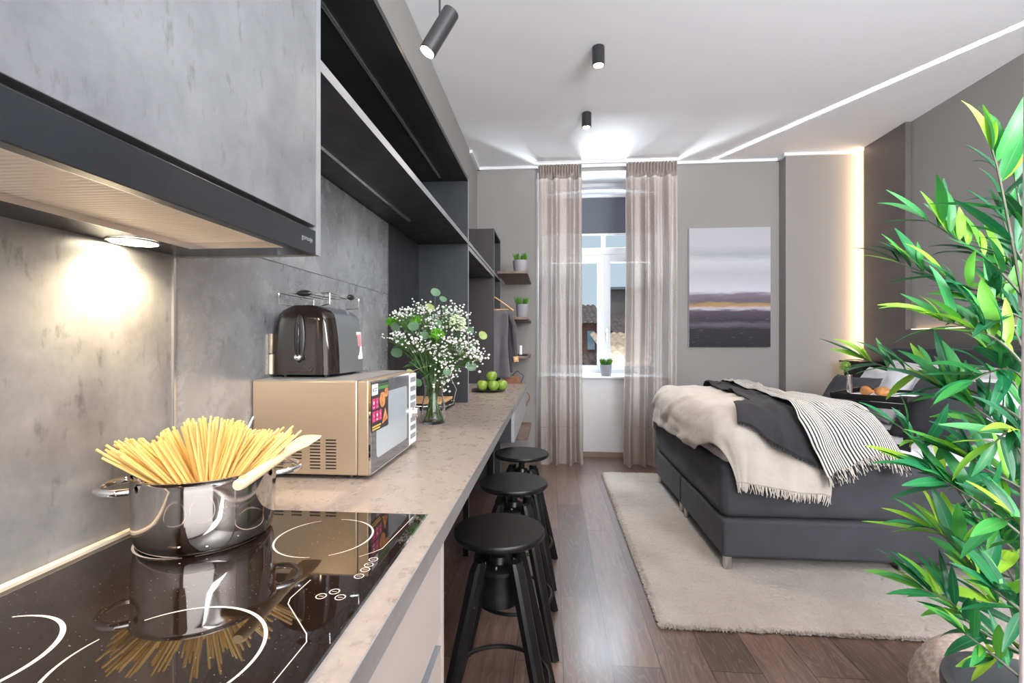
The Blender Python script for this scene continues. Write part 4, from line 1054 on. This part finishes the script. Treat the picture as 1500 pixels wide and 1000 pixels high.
# ---- stools
def make_stool():
    r = thing('bar_stool', '', 'stool', (0, 0, 0), group='black bar stools along the worktop')
    MB().lathe([(0, .636), (.146, .636), (.150, .640), (.150, .652), (.147, .656), (.10, .6555), (0, .655)], seg=72).build('seat', M['black_wood'], r, ang=50)
    MB().lathe([(0, .40), (.010, .402), (.0125, .41), (.0125, .44), (.016, .47), (.016, .56), (.017, .636), (0, .636)], seg=20).build('spindle', M['black_metal'], r)
    m = MB(); m.lathe([(.018, .548), (.072, .548), (.078, .544), (.078, .532), (.066, .530), (.060, .50), (.066, .46), (.072, .44), (.070, .428), (.035, .418), (.0, .416)], seg=40)
    m.lathe([(.017, .575), (.028, .572), (.034, .552), (.040, .549)], seg=24)
    m.build('hub', M['black_metal'], r)
    b = MB()
    for k in range(6): b.cyl((.050*cos(k*pi/3+.4), .050*sin(k*pi/3+.4), .548), (.050*cos(k*pi/3+.4), .050*sin(k*pi/3+.4), .556), .006, seg=6)
    b.build('bolts', M['steel'], r)
    for k in range(4):
        a = pi/4+k*pi/2; u = Vector((cos(a), sin(a), 0)); top = u*.080+Vector((0, 0, .575)); bot = u*.252
        ang_ = Vector((-sin(a), cos(a), 0)); m = MB()
        dd = (bot-top).normalized(); n_ = dd.cross(ang_).normalized()
        P = []
        for t_, w_ in ((0, .019), (.04, .0225), (.5, .0205), (1, .0175)):
            c_ = top.lerp(bot, t_)
            if t_ == 1: c_ = Vector((c_.x, c_.y, 0))
            P.append([m.bm.verts.new(c_+ang_*w_*sx+Vector((u.x, u.y, 0))*w_*.95*sy*(1 if t_ else .8)+(Vector((0, 0, 0)))) for sx, sy in ((-1, -.6), (-.6, -1), (.6, -1), (1, -.6), (1, .6), (.6, 1), (-.6, 1), (-1, .6))])
        for A_, B_ in zip(P, P[1:]):
            for q in range(8): m.bm.faces.new((A_[q], A_[(q+1) % 8], B_[(q+1) % 8], B_[q]))
        m.bm.faces.new(P[0][::-1]); m.bm.faces.new(P[-1])
        lg = m.build('leg', M['black_wood'], r, ang=25)
        MB().cyl(top.lerp(bot, .22)+ang_*.0205, top.lerp(bot, .22)+ang_*.023, .004, seg=8).build('screw', M['steel'], lg)
    MB().tube([(.166*cos(2*pi*k/48), .166*sin(2*pi*k/48), .165) for k in range(48)], .0078, 10, closed=True, ).build('foot_ring', M['black_metal'], r)
    return r
s0 = make_stool()
for k, (x, y, rz, lab) in enumerate(((-.172, 1.559, 0.02, 'black round bar stool nearest the camera beside the drawers'), (-.167, 2.093, .0, 'middle one of the three black round bar stools'), (-.165, 2.640, -.03, 'black round bar stool farthest away, beside the curtain end of the worktop'))):
    o = s0 if k == 0 else dup(s0)
    o.location = (x, y, 0); o.rotation_euler = (0, 0, rz); o['label'] = lab
# ================================================================ rug, bed
def rugf(s, t):
    x = mix(.478, 2.86, s); y = mix(2.16, 4.66, t)
    e = min(s, 1-s)*2.38; f = min(t, 1-t)*2.5; k = ss(0, .03, min(e, f))
    jx = .006*nz(x*40, y*40, 1); jy = .006*nz(x*40, y*40, 5)
    return Vector((x+jx*2, y+jy*2, .004+k*(.018+.004*nz(x*55, y*55, 2)+.003*nz(x*14, y*14, 8))))
rg = thing('rug', 'large beige shaggy rug lying under the bed', 'rug', (1.67, 3.4, 0))
MB().grid(rugf, 420, 420).build('pile', M['rug'], rg, True, ang=180)
rq = random.Random(4); m = MB()
for k in range(1500):
    x = mix(.478, 2.2, rq.random()) if k % 2 else .478; y = 2.16 if k % 2 else mix(2.16, 4.66, rq.random())
    a = rq.uniform(-.8, .8); d = Vector((sin(a), -cos(a), 0)) if k % 2 else Vector((-cos(a), sin(a), 0))
    p = Vector((x, y, rq.uniform(.004, .018))); m.cyl(p-d*.006, p+d*rq.uniform(.004, .012)+Vector((0, 0, rq.uniform(-.002, .002))), .0032, .0016, 4)
o = m.build('edge_tufts', M['rug'], rg, True); o['kind'] = 'stuff'
ZR = .023
BX0, BX1, BY0, BY1 = .93, 2.90, 2.69, 4.37
bed = thing('box_spring_bed', 'large dark grey upholstered box spring bed on short metal legs', 'bed', (1.9, 3.5, ZR))
for (y0, y1) in ((BY0, 3.555), (3.562, BY1)):
    b_ = B(BX0, BX1, y0, y1, .092, .300).build('base_box', M['bed_fabric'], bed, True, bev=.018, seg=3)
def softbox(x0, x1, y0, y1, z0, z1, name, m_, par, r=.045, wr=.006, seed=0):
    m = MB(); bmesh.ops.create_grid(m.bm, x_segments=2, y_segments=2, size=.001); m.bm.clear(); m.uv = m.bm.loops.layers.uv.new('UVMap')
    vs = {}; N = (44, 38, 10)
    def P(i, j, k):
        key = (i, j, k)
        if key not in vs:
            u, v, w_ = i/N[0], j/N[1], k/N[2]; p = Vector((mix(x0, x1, u), mix(y0, y1, v), mix(z0, z1, w_)))
            c = Vector((min(max(p.x, x0+r), x1-r), min(max(p.y, y0+r), y1-r), min(max(p.z, z0+r), z1-r))); d = p-c
            if d.length > 1e-6:
                ax_ = sum(1 for q in d if abs(q) > 1e-6); p = c+d.normalized()*r if ax_ > 1 else p
            n_ = d.normalized() if d.length > 1e-6 else Vector((0, 0, 1))
            p += n_*wr*(nz(p.x*3, p.y*3, p.z*5+seed)+.5*nz(p.x*9, p.y*9, p.z*9+seed))
            vs[key] = m.bm.verts.new(p)
        return vs[key]
    def face(a, b, c, d): m.bm.faces.new((P(*a), P(*b), P(*c), P(*d)))
    for i in range(N[0]):
        for j in range(N[1]):
            for k in (0, N[2]): face((i, j, k), (i+1, j, k), (i+1, j+1, k), (i, j+1, k))
        for k in range(N[2]):
            for j in (0, N[1]): face((i, j, k), (i+1, j, k), (i+1, j, k+1), (i, j, k+1))
    for j in range(N[1]):
        for k in range(N[2]):
            for i in (0, N[0]): face((i, j, k), (i, j+1, k), (i, j+1, k+1), (i, j, k+1))
    return m.build(name, m_, par, True, ang=180)
softbox(BX0-.004, BX1, BY0-.004, BY1+.004, .303, .615, 'mattress', M['bed_fabric'], bed, .05, .008)
softbox(BX0+.012, BX1, BY0+.010, BY1-.010, .600, .668, 'mattress_topper', M['sheet'], bed, .028, .006, 3)
for (x, y) in ((.965, 2.725), (.965, 3.50), (.965, 3.62), (.965, 4.335), (2.86, 2.725), (2.86, 4.335), (1.9, 2.76)):
    MB().lathe([(0, 0), (.020, 0), (.022, .003), (.024, .073), (0, .073)], (x, y, ZR-.003), 20).build('leg', M['bed_leg'], bed, True)
hbm = MB(); P = []
for (cy, a0) in ((4.30, 0), (2.75, 90)):
    for i in range(9):
        a = radians(a0+i*90/8); P.append((2.905, cy+.12*cos(a), 1.10+.12*sin(a)))
P += [(2.905, 2.63, .09), (2.905, 4.42, .09)]
hbm.poly(P, .088, (1, 0, 0)).build('headboard', M['bed_fabric'], bed, True, bev=.015, seg=3)

XE, YE, YF, RR = .915, 2.665, 4.385, .13
def Hs(x, y):
    k = 1-ss(1.62, 1.90, x)
    return .668+.19*k+k*(.012*nz(x*2.3, y*2.3, 1)+.007*nz(x*6, y*6, 4))
def drape(xp, yp, lift, wr=.0, seed=0):
    bx = max(xp, XE+RR); by = min(max(yp, YE+RR), YF-RR)
    vx, vy = xp-bx, yp-by; s = hypot(vx, vy); top = Hs(bx, by)
    w_ = wr*(nz(xp*7+seed, yp*2.4, seed)+.6*nz(xp*15, yp*5+seed, seed+2))
    rg_ = abs(nz(xp*2.6+yp*1.9+seed, yp*1.1-xp*.8, seed+.5)); w_ += wr*.9*max(0, 1-rg_*7)
    if s < 1e-5: return Vector((xp, yp, top+lift+w_+wr))
    d = Vector((vx/s, vy/s, 0)); R = RR+0
    if s < pi*R/2: off = R*sin(s/R); drop = R*(1-cos(s/R)); nx = sin(s/R); nzz = cos(s/R)
    else: off = R; drop = R+(s-pi*R/2); nx = 1; nzz = 0
    q = lift+w_+wr
    return Vector((bx, by, 0))+d*(off+q*nx)+Vector((0, 0, top-drop+q*nzz))
duv = MB().grid(lambda s, t: drape(mix(.875, 1.96, s), mix(2.68, 4.46, t), .002, .004, 1), 70, 90).build('duvet', M['white_linen'], solid=.01, ang=180)
tag(own(duv, (1.3, 3.5, .7)), 'white duvet bunched at the foot half of the bed under the throws', 'duvet')
def throw(name, label, rows, lift, wr, m_, fringe_m, seed, flen=.055, nfr=90, ends=(0,), folds=0, thick=.006, fr=.0016, nu=80, nv=110, dark=False):
    """rows: list of (t, left(x,y), right(x,y)) in unfolded bed coordinates"""
    def edge(t):
        for a, b in zip(rows, rows[1:]):
            if t <= b[0]+1e-9:
                k = (t-a[0])/(b[0]-a[0]); k = k*k*(3-2*k)*.5+k*.5
                return [Vector((mix(a[i][0], b[i][0], k), mix(a[i][1], b[i][1], k))) for i in (1, 2)]
    def f(s, t):
        l_, r2 = edge(t); p = l_.lerp(r2, s)
        q = drape(p.x+.008*nz(t*6, seed), p.y+.02*nz(s*5, seed+4), lift, wr, seed)
        if folds:
            g = sin(2*pi*folds*s+2*nz(s*2, t*2, seed)); q += (Vector((0, -.35, 1)) if p.y > YE+RR*.6 else Vector((0, -1, .2)))*folds_amp*(g*.5+.5)
        return q
    folds_amp = .012
    r = thing(name, label, 'throw blanket', f(.5, .4))
    MB().grid(f, nu, nv).build('cloth', m_, r, True, solid=thick, ang=180)
    fq_ = random.Random(seed); mm_ = MB()
    for e in ends:
        for i in range(nfr):
            s = (i+fq_.uniform(.1, .9))/nfr; p0 = f(s, e); p1 = f(s, e+.02 if e == 0 else e-.02); d = (p0-p1).normalized()
            d = (d+Vector((fq_.uniform(-.35, .35), fq_.uniform(-.25, .1), fq_.uniform(-.25, .1)))).normalized()
            L = flen*fq_.uniform(.7, 1.1); d2 = (d+Vector((fq_.uniform(-.3, .3), 0, -.25))).normalized()
            mm_.tube([p0-d*.004, p0+d*L*.5, p0+d*L*.5+d2*L*.5], [fr*1.6, fr*1.4, fr*.8], 5)
    o = mm_.build('fringe', fringe_m, r, True); o['kind'] = 'stuff'
    r['fn'] = 0; del r['fn']
    if dark:
        dm = MB()
        for i in range(int(nfr*.8)):
            s = (i+fq_.uniform(.1, .9))/(nfr*.8); p0 = f(s, 0); d = (p0-f(s, .02)).normalized()
            d = (d+Vector((fq_.uniform(-.35, .35), fq_.uniform(-.3, .0), fq_.uniform(-.25, .1)))).normalized(); L = flen*fq_.uniform(.6, 1.0)
            dm.tube([p0-d*.004, p0+d*L], [fr*1.5, fr*.8], 5)
        o = dm.build('dark_fringe', M['charcoal'], r, True); o['kind'] = 'stuff'; o['label'] = 'black fringe strands'
    return r
cr = throw('cream_throw', 'cream cotton throw with fringed hem hanging over the near corner of the bed',
      [(0, (.89, 2.40), (1.46, 2.31)), (.22, (.84, 2.70), (1.50, 2.72)), (.42, (.72, 3.05), (1.52, 3.1)), (1, (.67, 4.60), (1.50, 4.3))], .012, .018, M['cream'], M['cream_fringe'], 3, .05, 110, (0,), 0)
mm_ = MB(); fq_ = random.Random(77)
throw('charcoal_throw', 'charcoal throw with a frayed hem lying over the cream one',
      [(0, (1.00, 2.68), (1.50, 2.42)), (.13, (1.03, 2.80), (1.48, 2.72)), (.3, (1.20, 3.0), (1.48, 3.0)), (1, (1.36, 4.45), (1.56, 4.3))], .036, .018, M['charcoal'], M['charcoal'], 12, .016, 140, (0,), 3)
throw('striped_throw', 'black and white striped throw with long fringe falling over the side of the bed',
      [(0, (1.41, 2.43), (1.80, 2.63)), (.16, (1.29, 2.68), (1.62, 2.84)), (.34, (1.32, 2.98), (1.51, 3.06)), (.6, (1.40, 3.4), (1.56, 3.5)), (1, (1.48, 4.50), (1.64, 4.36))], .060, .014, M['stripe'], M['cream_fringe'], 21, .075, 80, (0,), 2.5, fr=.0018, dark=True)
# dark strands in the striped fringe
# ---- pillows
def pillow(name, label, w, h, th, m_, loc, rot, seed=0, cat='pillow', group=None):
    def f(sg):
        def g(s, t):
            u = s*2-1; v = t*2-1; k = max(0, (1-u**4)*(1-v**4))**.55
            pinch = 1-.06*(1-abs(u))*abs(v)**3*2; pinch2 = 1-.06*(1-abs(v))*abs(u)**3*2
            z = sg*th/2*k*(1+.12*nz(u*2, v*2, seed))+.006*nz(u*4, v*4, seed+5)*k+.05*th*nz(u, v, seed)*1
            return Vector((u*w/2*pinch2, v*h/2*pinch, z))
        return g
    m = MB(); m.grid(f(1), 28, 28); m.grid(f(-1), 28, 28)
    bmesh.ops.remove_doubles(m.bm, verts=m.bm.verts[:], dist=.0005)
    o = m.build(name, m_, ang=180); tag(o, label, cat, group); o.location = loc
    o.rotation_euler = rot; return o
def lean(yaw, tilt):  # pillow standing on its long edge facing the foot of the bed, leaning back by tilt
    return (Matrix.Rotation(yaw, 4, 'Z') @ Matrix.Rotation(-tilt, 4, 'Y') @ Matrix.Rotation(pi/2, 4, 'Z').to_4x4() @ Matrix.Rotation(pi/2, 4, 'X')).to_euler()
pillow('pillow', 'beige pillow leaning on the headboard at the far side of the bed', .68, .44, .15, M['sheet'], (2.76, 3.87, .905), lean(0, -.25), 1)
pillow('pillow', 'white pillow with a pointed corner in front of the far beige pillow', .62, .42, .15, M['white_linen'], (2.52, 3.92, .87), lean(-.1, -.45), 2)
pillow('pillow', 'beige pillow leaning on the headboard at the near side of the bed', .68, .44, .15, M['sheet'], (2.77, 3.10, .90), lean(0, -.25), 3)
pillow('pillow', 'white pillow in front of the near beige pillow behind the big dark cushion', .64, .42, .14, M['white_linen'], (2.53, 3.18, .87), lean(.12, -.5), 4)
pillow('cushion', 'large charcoal cushion leaning in front of the near white pillow', .52, .44, .15, M['dark_cushion'], (2.30, 3.02, .86), lean(.10, -.55), 5, 'cushion')
pillow('cushion', 'small charcoal cushion with pointed corners behind the breakfast tray', .46, .40, .13, M['dark_cushion'], (2.24, 3.86, .84), lean(.1, -.6), 6, 'cushion')
# ---- breakfast tray
A_ = Vector((-.69, .72, 0)).normalized(); B_ = Vector((.72, .69, 0)).normalized(); Q = Vector((1.925, 2.765, .672))
tt = thing('breakfast_table', 'black folding breakfast table standing on the bed', 'tray table', Q)
def fr_bar(m, p, q, w=.032, th=.016, up=(0, 0, 1)): m.bar(p, q, th, w, up)
Ht = .255
for k in (0, .50):
    m = MB(); o_ = B_*k
    P0 = o_+Vector((0, 0, .016)); P1 = o_+A_*.36+Vector((0, 0, .016)); P2 = P1+Vector((0, 0, Ht-.032)); P3 = P0+Vector((0, 0, Ht-.032))
    fr_bar(m, P0, P1); fr_bar(m, P3, P2)
    m.bar(P0-Vector((0, 0, .016)), P3+Vector((0, 0, .016)), .032, .0165, B_); m.bar(P1-Vector((0, 0, .016)), P2+Vector((0, 0, .016)), .032, .0165, B_)
    m.build('leg_frame', M['black_wood'], tt, smooth=False)
m = MB(); z = Ht+.004
m.poly([Vector((0, 0, z)), A_*.36+Vector((0, 0, z)), A_*.36+B_*.5+Vector((0, 0, z)), B_*.5+Vector((0, 0, z))], .010, (0, 0, 1)); m.build('table_top', M['black_wood'], tt, smooth=False)
m = MB()
for (p, q) in ((Vector(), A_*.36), (B_*.5, B_*.5+A_*.36), (A_*.36, A_*.36+B_*.5)): m.bar(p+Vector((0, 0, z+.022)), q+Vector((0, 0, z+.022)), .010, .024)
m.build('raised_rim', M['black_wood'], tt, smooth=False)
TT = Q+Vector((0, 0, z+.0105)); c = TT+A_*.19+B_*.19
o = MB().lathe([(0, 0), (.08, 0), (.115, .010), (.112, .011), (.08, .004), (0, .004)], seg=40).build('plate', M['white_paint']); o.location = c; tag(o, 'white plate with croissants on the breakfast table', 'plate')
def croissant(loc, rz, label):
    m = MB(); n = 22; pts = []; rad = []
    for i in range(n+1):
        t = i/n*2-1; pts.append((.055*t, -.030*t*t, .024)); rad.append((.006+.022*(1-abs(t)**1.6))*(1+.10*abs(sin(i*1.7))))
    o = m.tube(pts, rad, 14).build('croissant', M['croissant'], ang=60); o.location = loc; o.rotation_euler = (0, 0, rz); tag(o, label, 'croissant'); return o
croissant(c+Vector((.03, -.02, .006)), 2.2, 'golden croissant on the white plate, nearer one'); croissant(c+Vector((-.03, .035, .006)), 1.2, 'golden croissant on the white plate, farther one')
gc = TT+A_*.28+B_*.05
o = MB().lathe([(0, 0), (.014, 0), (.014, .05), (.012, .12), (.015, .13), (.0135, .13), (.0105, .12), (.012, .05), (.012, .004), (0, .004)], seg=24).build('bud_vase', M['chrome']); o.location = gc; tag(o, 'slim silver bud vase on the breakfast table', 'vase')
fl = thing('allium_flower', 'round green flower head in the slim bud vase', 'flower', gc+Vector((0, 0, .006)))
MB().tube([(0, 0, 0), (.002, 0, .10), (-.015, .01, .165)], .0022, 6).build('stem', M['stem'], fl)
m = MB(); q = random.Random(3); cc = Vector((-.018, .012, .178)); m.ball(cc, .020, 12)
for i in range(200):
    d = Vector((q.gauss(0, 1), q.gauss(0, 1), q.gauss(0, 1))).normalized(); m.cyl(cc+d*.018, cc+d*.031, .0018, .0009, 4)
m.build('bloom', plain('olive_bloom', (.16, .26, .05), .6, var=.3, vs=40), fl)
o = MB().grid(lambda s, t: TT+A_*(.03+.20*s)+B_*(.33+.14*t)+Vector((0, 0, .003+.006*sin(s*5)*t)), 12, 8).build('napkin', M['white_linen'], solid=.002, ang=180); tag(own(o, TT+A_*.13+B_*.4), 'folded white napkin beside the croissant plate', 'napkin')
# ---- bedside cabinet
bs_ = thing('bedside_cabinet', 'tall narrow black bedside cabinet in the far corner behind the pillows', 'cabinet', (2.85, 4.58, 0))
B(2.73, 2.995, 4.46, 4.72, 0, 1.075).build('body', M['black_wood'], bs_, True, smooth=False, bev=.002)
B(2.695, 2.998, 4.43, 4.74, 1.077, 1.095).build('top', M['black_wood'], bs_, True, smooth=False, bev=.002)
# ---- pouf
def pouf_fn(a, z, r):
    k = 14.0; row = z*58
    return .0045*(abs(sin(row*pi*.5))**.7)*(.6+.4*sin(a*52+(1 if int(row) % 2 else -1)*row*2.4))
pp = []
for i in range(61):
    t = i/60; z = .30*t; pp.append((.165+.085*sin(pi*t)**.6 if 0 < t < 1 else .165, z))
for i in range(1, 14): pp.append((.165*(1-i/13), .30+.004*sin(i)))
pf = MB().lathe([(0, 0)]+pp, seg=260, fn=lambda a, z, r: pouf_fn(a, z, r) if r > .01 else 0).build('pouf', M['pouf'], ang=80)
pf.location = (1.385, 1.545, .0); tag(pf, 'round beige knitted cord pouf on the floor beside the planter', 'pouf')
# ================================================================ tall artificial bamboo in a planter
PLX, PLY = 1.090, 1.165
pb_ = thing('bamboo_plant', 'tall leafy green bamboo plant in a dark pot at the right edge', 'plant', (PLX, PLY, 0))
MB().lathe([(0, 0), (.105, 0), (.112, .006), (.150, .20), (.163, .36), (.170, .455), (.168, .466), (.152, .468), (.148, .455), (.143, .40), (.140, .36), (0, .36)], seg=64, fn=lambda a, z, r: .0025*sin(a*3+z*20)).build('pot', M['charcoal_pot'], pb_)
MB().lathe([(0, .372), (.06, .370), (.138, .362), (.138, .361), (0, .361)], seg=40, fn=lambda a, z, r: .004*nz(cos(a)*5, sin(a)*5, r*30)).build('soil', M['soil'], pb_)
base = Vector((PLX, PLY, 0))
def trunk(dx, dy, tx, ty, h, r):
    P = []; R = []
    n = int(h/.16)
    for i in range(n*3+1):
        t = i/(n*3); P.append(Vector((mix(dx, tx, t)+.01*sin(t*7), mix(dy, ty, t), .365+t*h))); R.append(r*(1-.5*t)*(1.22 if i % 3 == 0 else 1))
    return MB().tube(P, R, 12).build('trunk', M['bamboo'], pb_)
trunk(-.02, .02, .02, -.01, 1.40, .011); trunk(.04, .03, .09, -.01, 1.15, .010)
branches = [
 ([(1497, 430, 1.13), (1478, 330, 1.10), (1462, 250, 1.09), (1452, 215, 1.08)], 15, .155, .75),
 ([(1502, 440, 1.14), (1455, 388, 1.16), (1405, 352, 1.20), (1352, 318, 1.24)], 24, .140, .8),
 ([(1502, 460, 1.12), (1440, 428, 1.15), (1370, 405, 1.20), (1310, 382, 1.25)], 22, .135, .65),
 ([(1502, 470, 1.10), (1462, 452, 1.12), (1430, 440, 1.15)], 14, .150, .6),
 ([(1502, 540, 1.08), (1465, 500, 1.08), (1425, 482, 1.10), (1375, 468, 1.12)], 20, .150, 1.0),
 ([(1502, 620, 1.12), (1430, 575, 1.20), (1360, 550, 1.30), (1300, 538, 1.40), (1262, 524, 1.45)], 24, .140, .55),
 ([(1502, 650, 1.12), (1450, 612, 1.15), (1410, 585, 1.20), (1385, 572, 1.22)], 16, .150, .5),
 ([(1502, 880, 1.12), (1425, 750, 1.15), (1372, 675, 1.20), (1338, 640, 1.20), (1305, 616, 1.22)], 15, .115, .55),
 ([(1502, 720, 1.10), (1450, 690, 1.10), (1400, 660, 1.12)], 18, .150, .45),
 ([(1502, 790, 1.08), (1440, 740, 1.10), (1385, 705, 1.12), (1355, 690, 1.14)], 20, .140, .5),
 ([(1502, 900, 1.08), (1440, 850, 1.08), (1400, 800, 1.10), (1365, 772, 1.12)], 24, .145, .95),
 ([(1502, 960, 1.08), (1430, 920, 1.10), (1390, 880, 1.10), (1350, 862, 1.12)], 22, .130, .65),
 ([(1502, 1000, 1.05), (1450, 955, 1.05), (1410, 925, 1.05)], 12, .130, .8),
 ([(1502, 340, 1.16), (1492, 290, 1.16), (1484, 245, 1.16)], 12, .140, .5),
 ([(1502, 390, 1.18), (1480, 350, 1.2), (1465, 310, 1.2)], 12, .130, .4),
 ([(1502, 600, 1.18), (1485, 560, 1.2), (1450, 520, 1.25)], 16, .150, .35),
 ([(1502, 680, 1.2), (1480, 640, 1.2), (1440, 625, 1.2)], 16, .150, .3),
 ([(1502, 830, 1.16), (1480, 800, 1.16), (1450, 780, 1.16)], 16, .150, .35),
 ([(1502, 930, 1.14), (1480, 890, 1.14), (1445, 880, 1.14)], 14, .140, .5),
 ([(1502, 520, 1.2), (1480, 470, 1.2), (1462, 430, 1.22)], 14, .140, .4),
 ([(1502, 430, 1.22), (1490, 400, 1.22), (1472, 370, 1.24)], 14, .14, .5),
 ([(1502, 560, 1.15), (1480, 540, 1.15), (1450, 545, 1.15), (1420, 560, 1.15)], 16, .15, .5),
 ([(1502, 730, 1.2), (1475, 700, 1.2), (1450, 720, 1.2)], 16, .15, .4),
 ([(1502, 640, 1.04), (1480, 630, 1.04), (1455, 650, 1.04)], 12, .14, .6),
 ([(1502, 850, 1.2), (1470, 850, 1.2), (1440, 830, 1.2)], 14, .15, .4),
 ([(1502, 780, 1.0), (1485, 760, 1.0), (1462, 765, 1.0)], 10, .13, .7),
 ([(1502, 960, 1.12), (1478, 950, 1.12), (1450, 965, 1.10)], 12, .13, .5),
 ([(1502, 900, 1.0), (1478, 880, 1.0), (1460, 860, 1.0)], 10, .130, .4),
]
lq = random.Random(21)
for (pts, nl, L, bright) in branches:
    L *= .86; nl = int(nl*.9)
    W = [at(*p_)-base for p_ in pts]
    root_ = Vector((mix(W[0].x, .04, .6), mix(W[0].y, .05, .6), W[0].z-.06)); W = [root_]+W
    P = smooth_path(W); n = len(P)
    br = MB().tube(P, [.0042*(1-.7*i/n) for i in range(n)], 6).build('branch', M['branch'], pb_)
    fm = MB(); k0 = int(n*.38)
    for i in range(nl):
        t = (i+.5)/nl; k = min(n-2, int(mix(k0, n-1, t**.8))); p = P[k]; d = (P[min(n-1, k+1)]-P[k-1]).normalized()
        out = Vector((lq.uniform(-1, 1), lq.uniform(-.8, .8), lq.uniform(-.55, 1)))
        out = (out-d*out.dot(d)); out.normalize()
        spread = lq.uniform(.35, 1.35)*(1.1-.45*t); dd = (d*(1.1-spread*.5)+out*spread+Vector((0, 0, .22))).normalized()
        if i >= nl-2: dd = (d+out*.2).normalized()
        up = Vector((lq.uniform(-.35, .35), lq.uniform(-.9, .1), 1))
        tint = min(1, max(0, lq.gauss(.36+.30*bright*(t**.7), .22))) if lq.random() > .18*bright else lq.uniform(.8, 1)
        ln = L*lq.uniform(.75, 1.25)
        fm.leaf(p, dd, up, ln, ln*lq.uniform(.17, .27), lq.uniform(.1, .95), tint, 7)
        if lq.random() < .35:
            fm.leaf(p+d*.004, (dd+out*.5+Vector((0, 0, .3))).normalized(), up, ln*.6, ln*.11, lq.uniform(.2, 1.1), min(1, tint+.15), 6)
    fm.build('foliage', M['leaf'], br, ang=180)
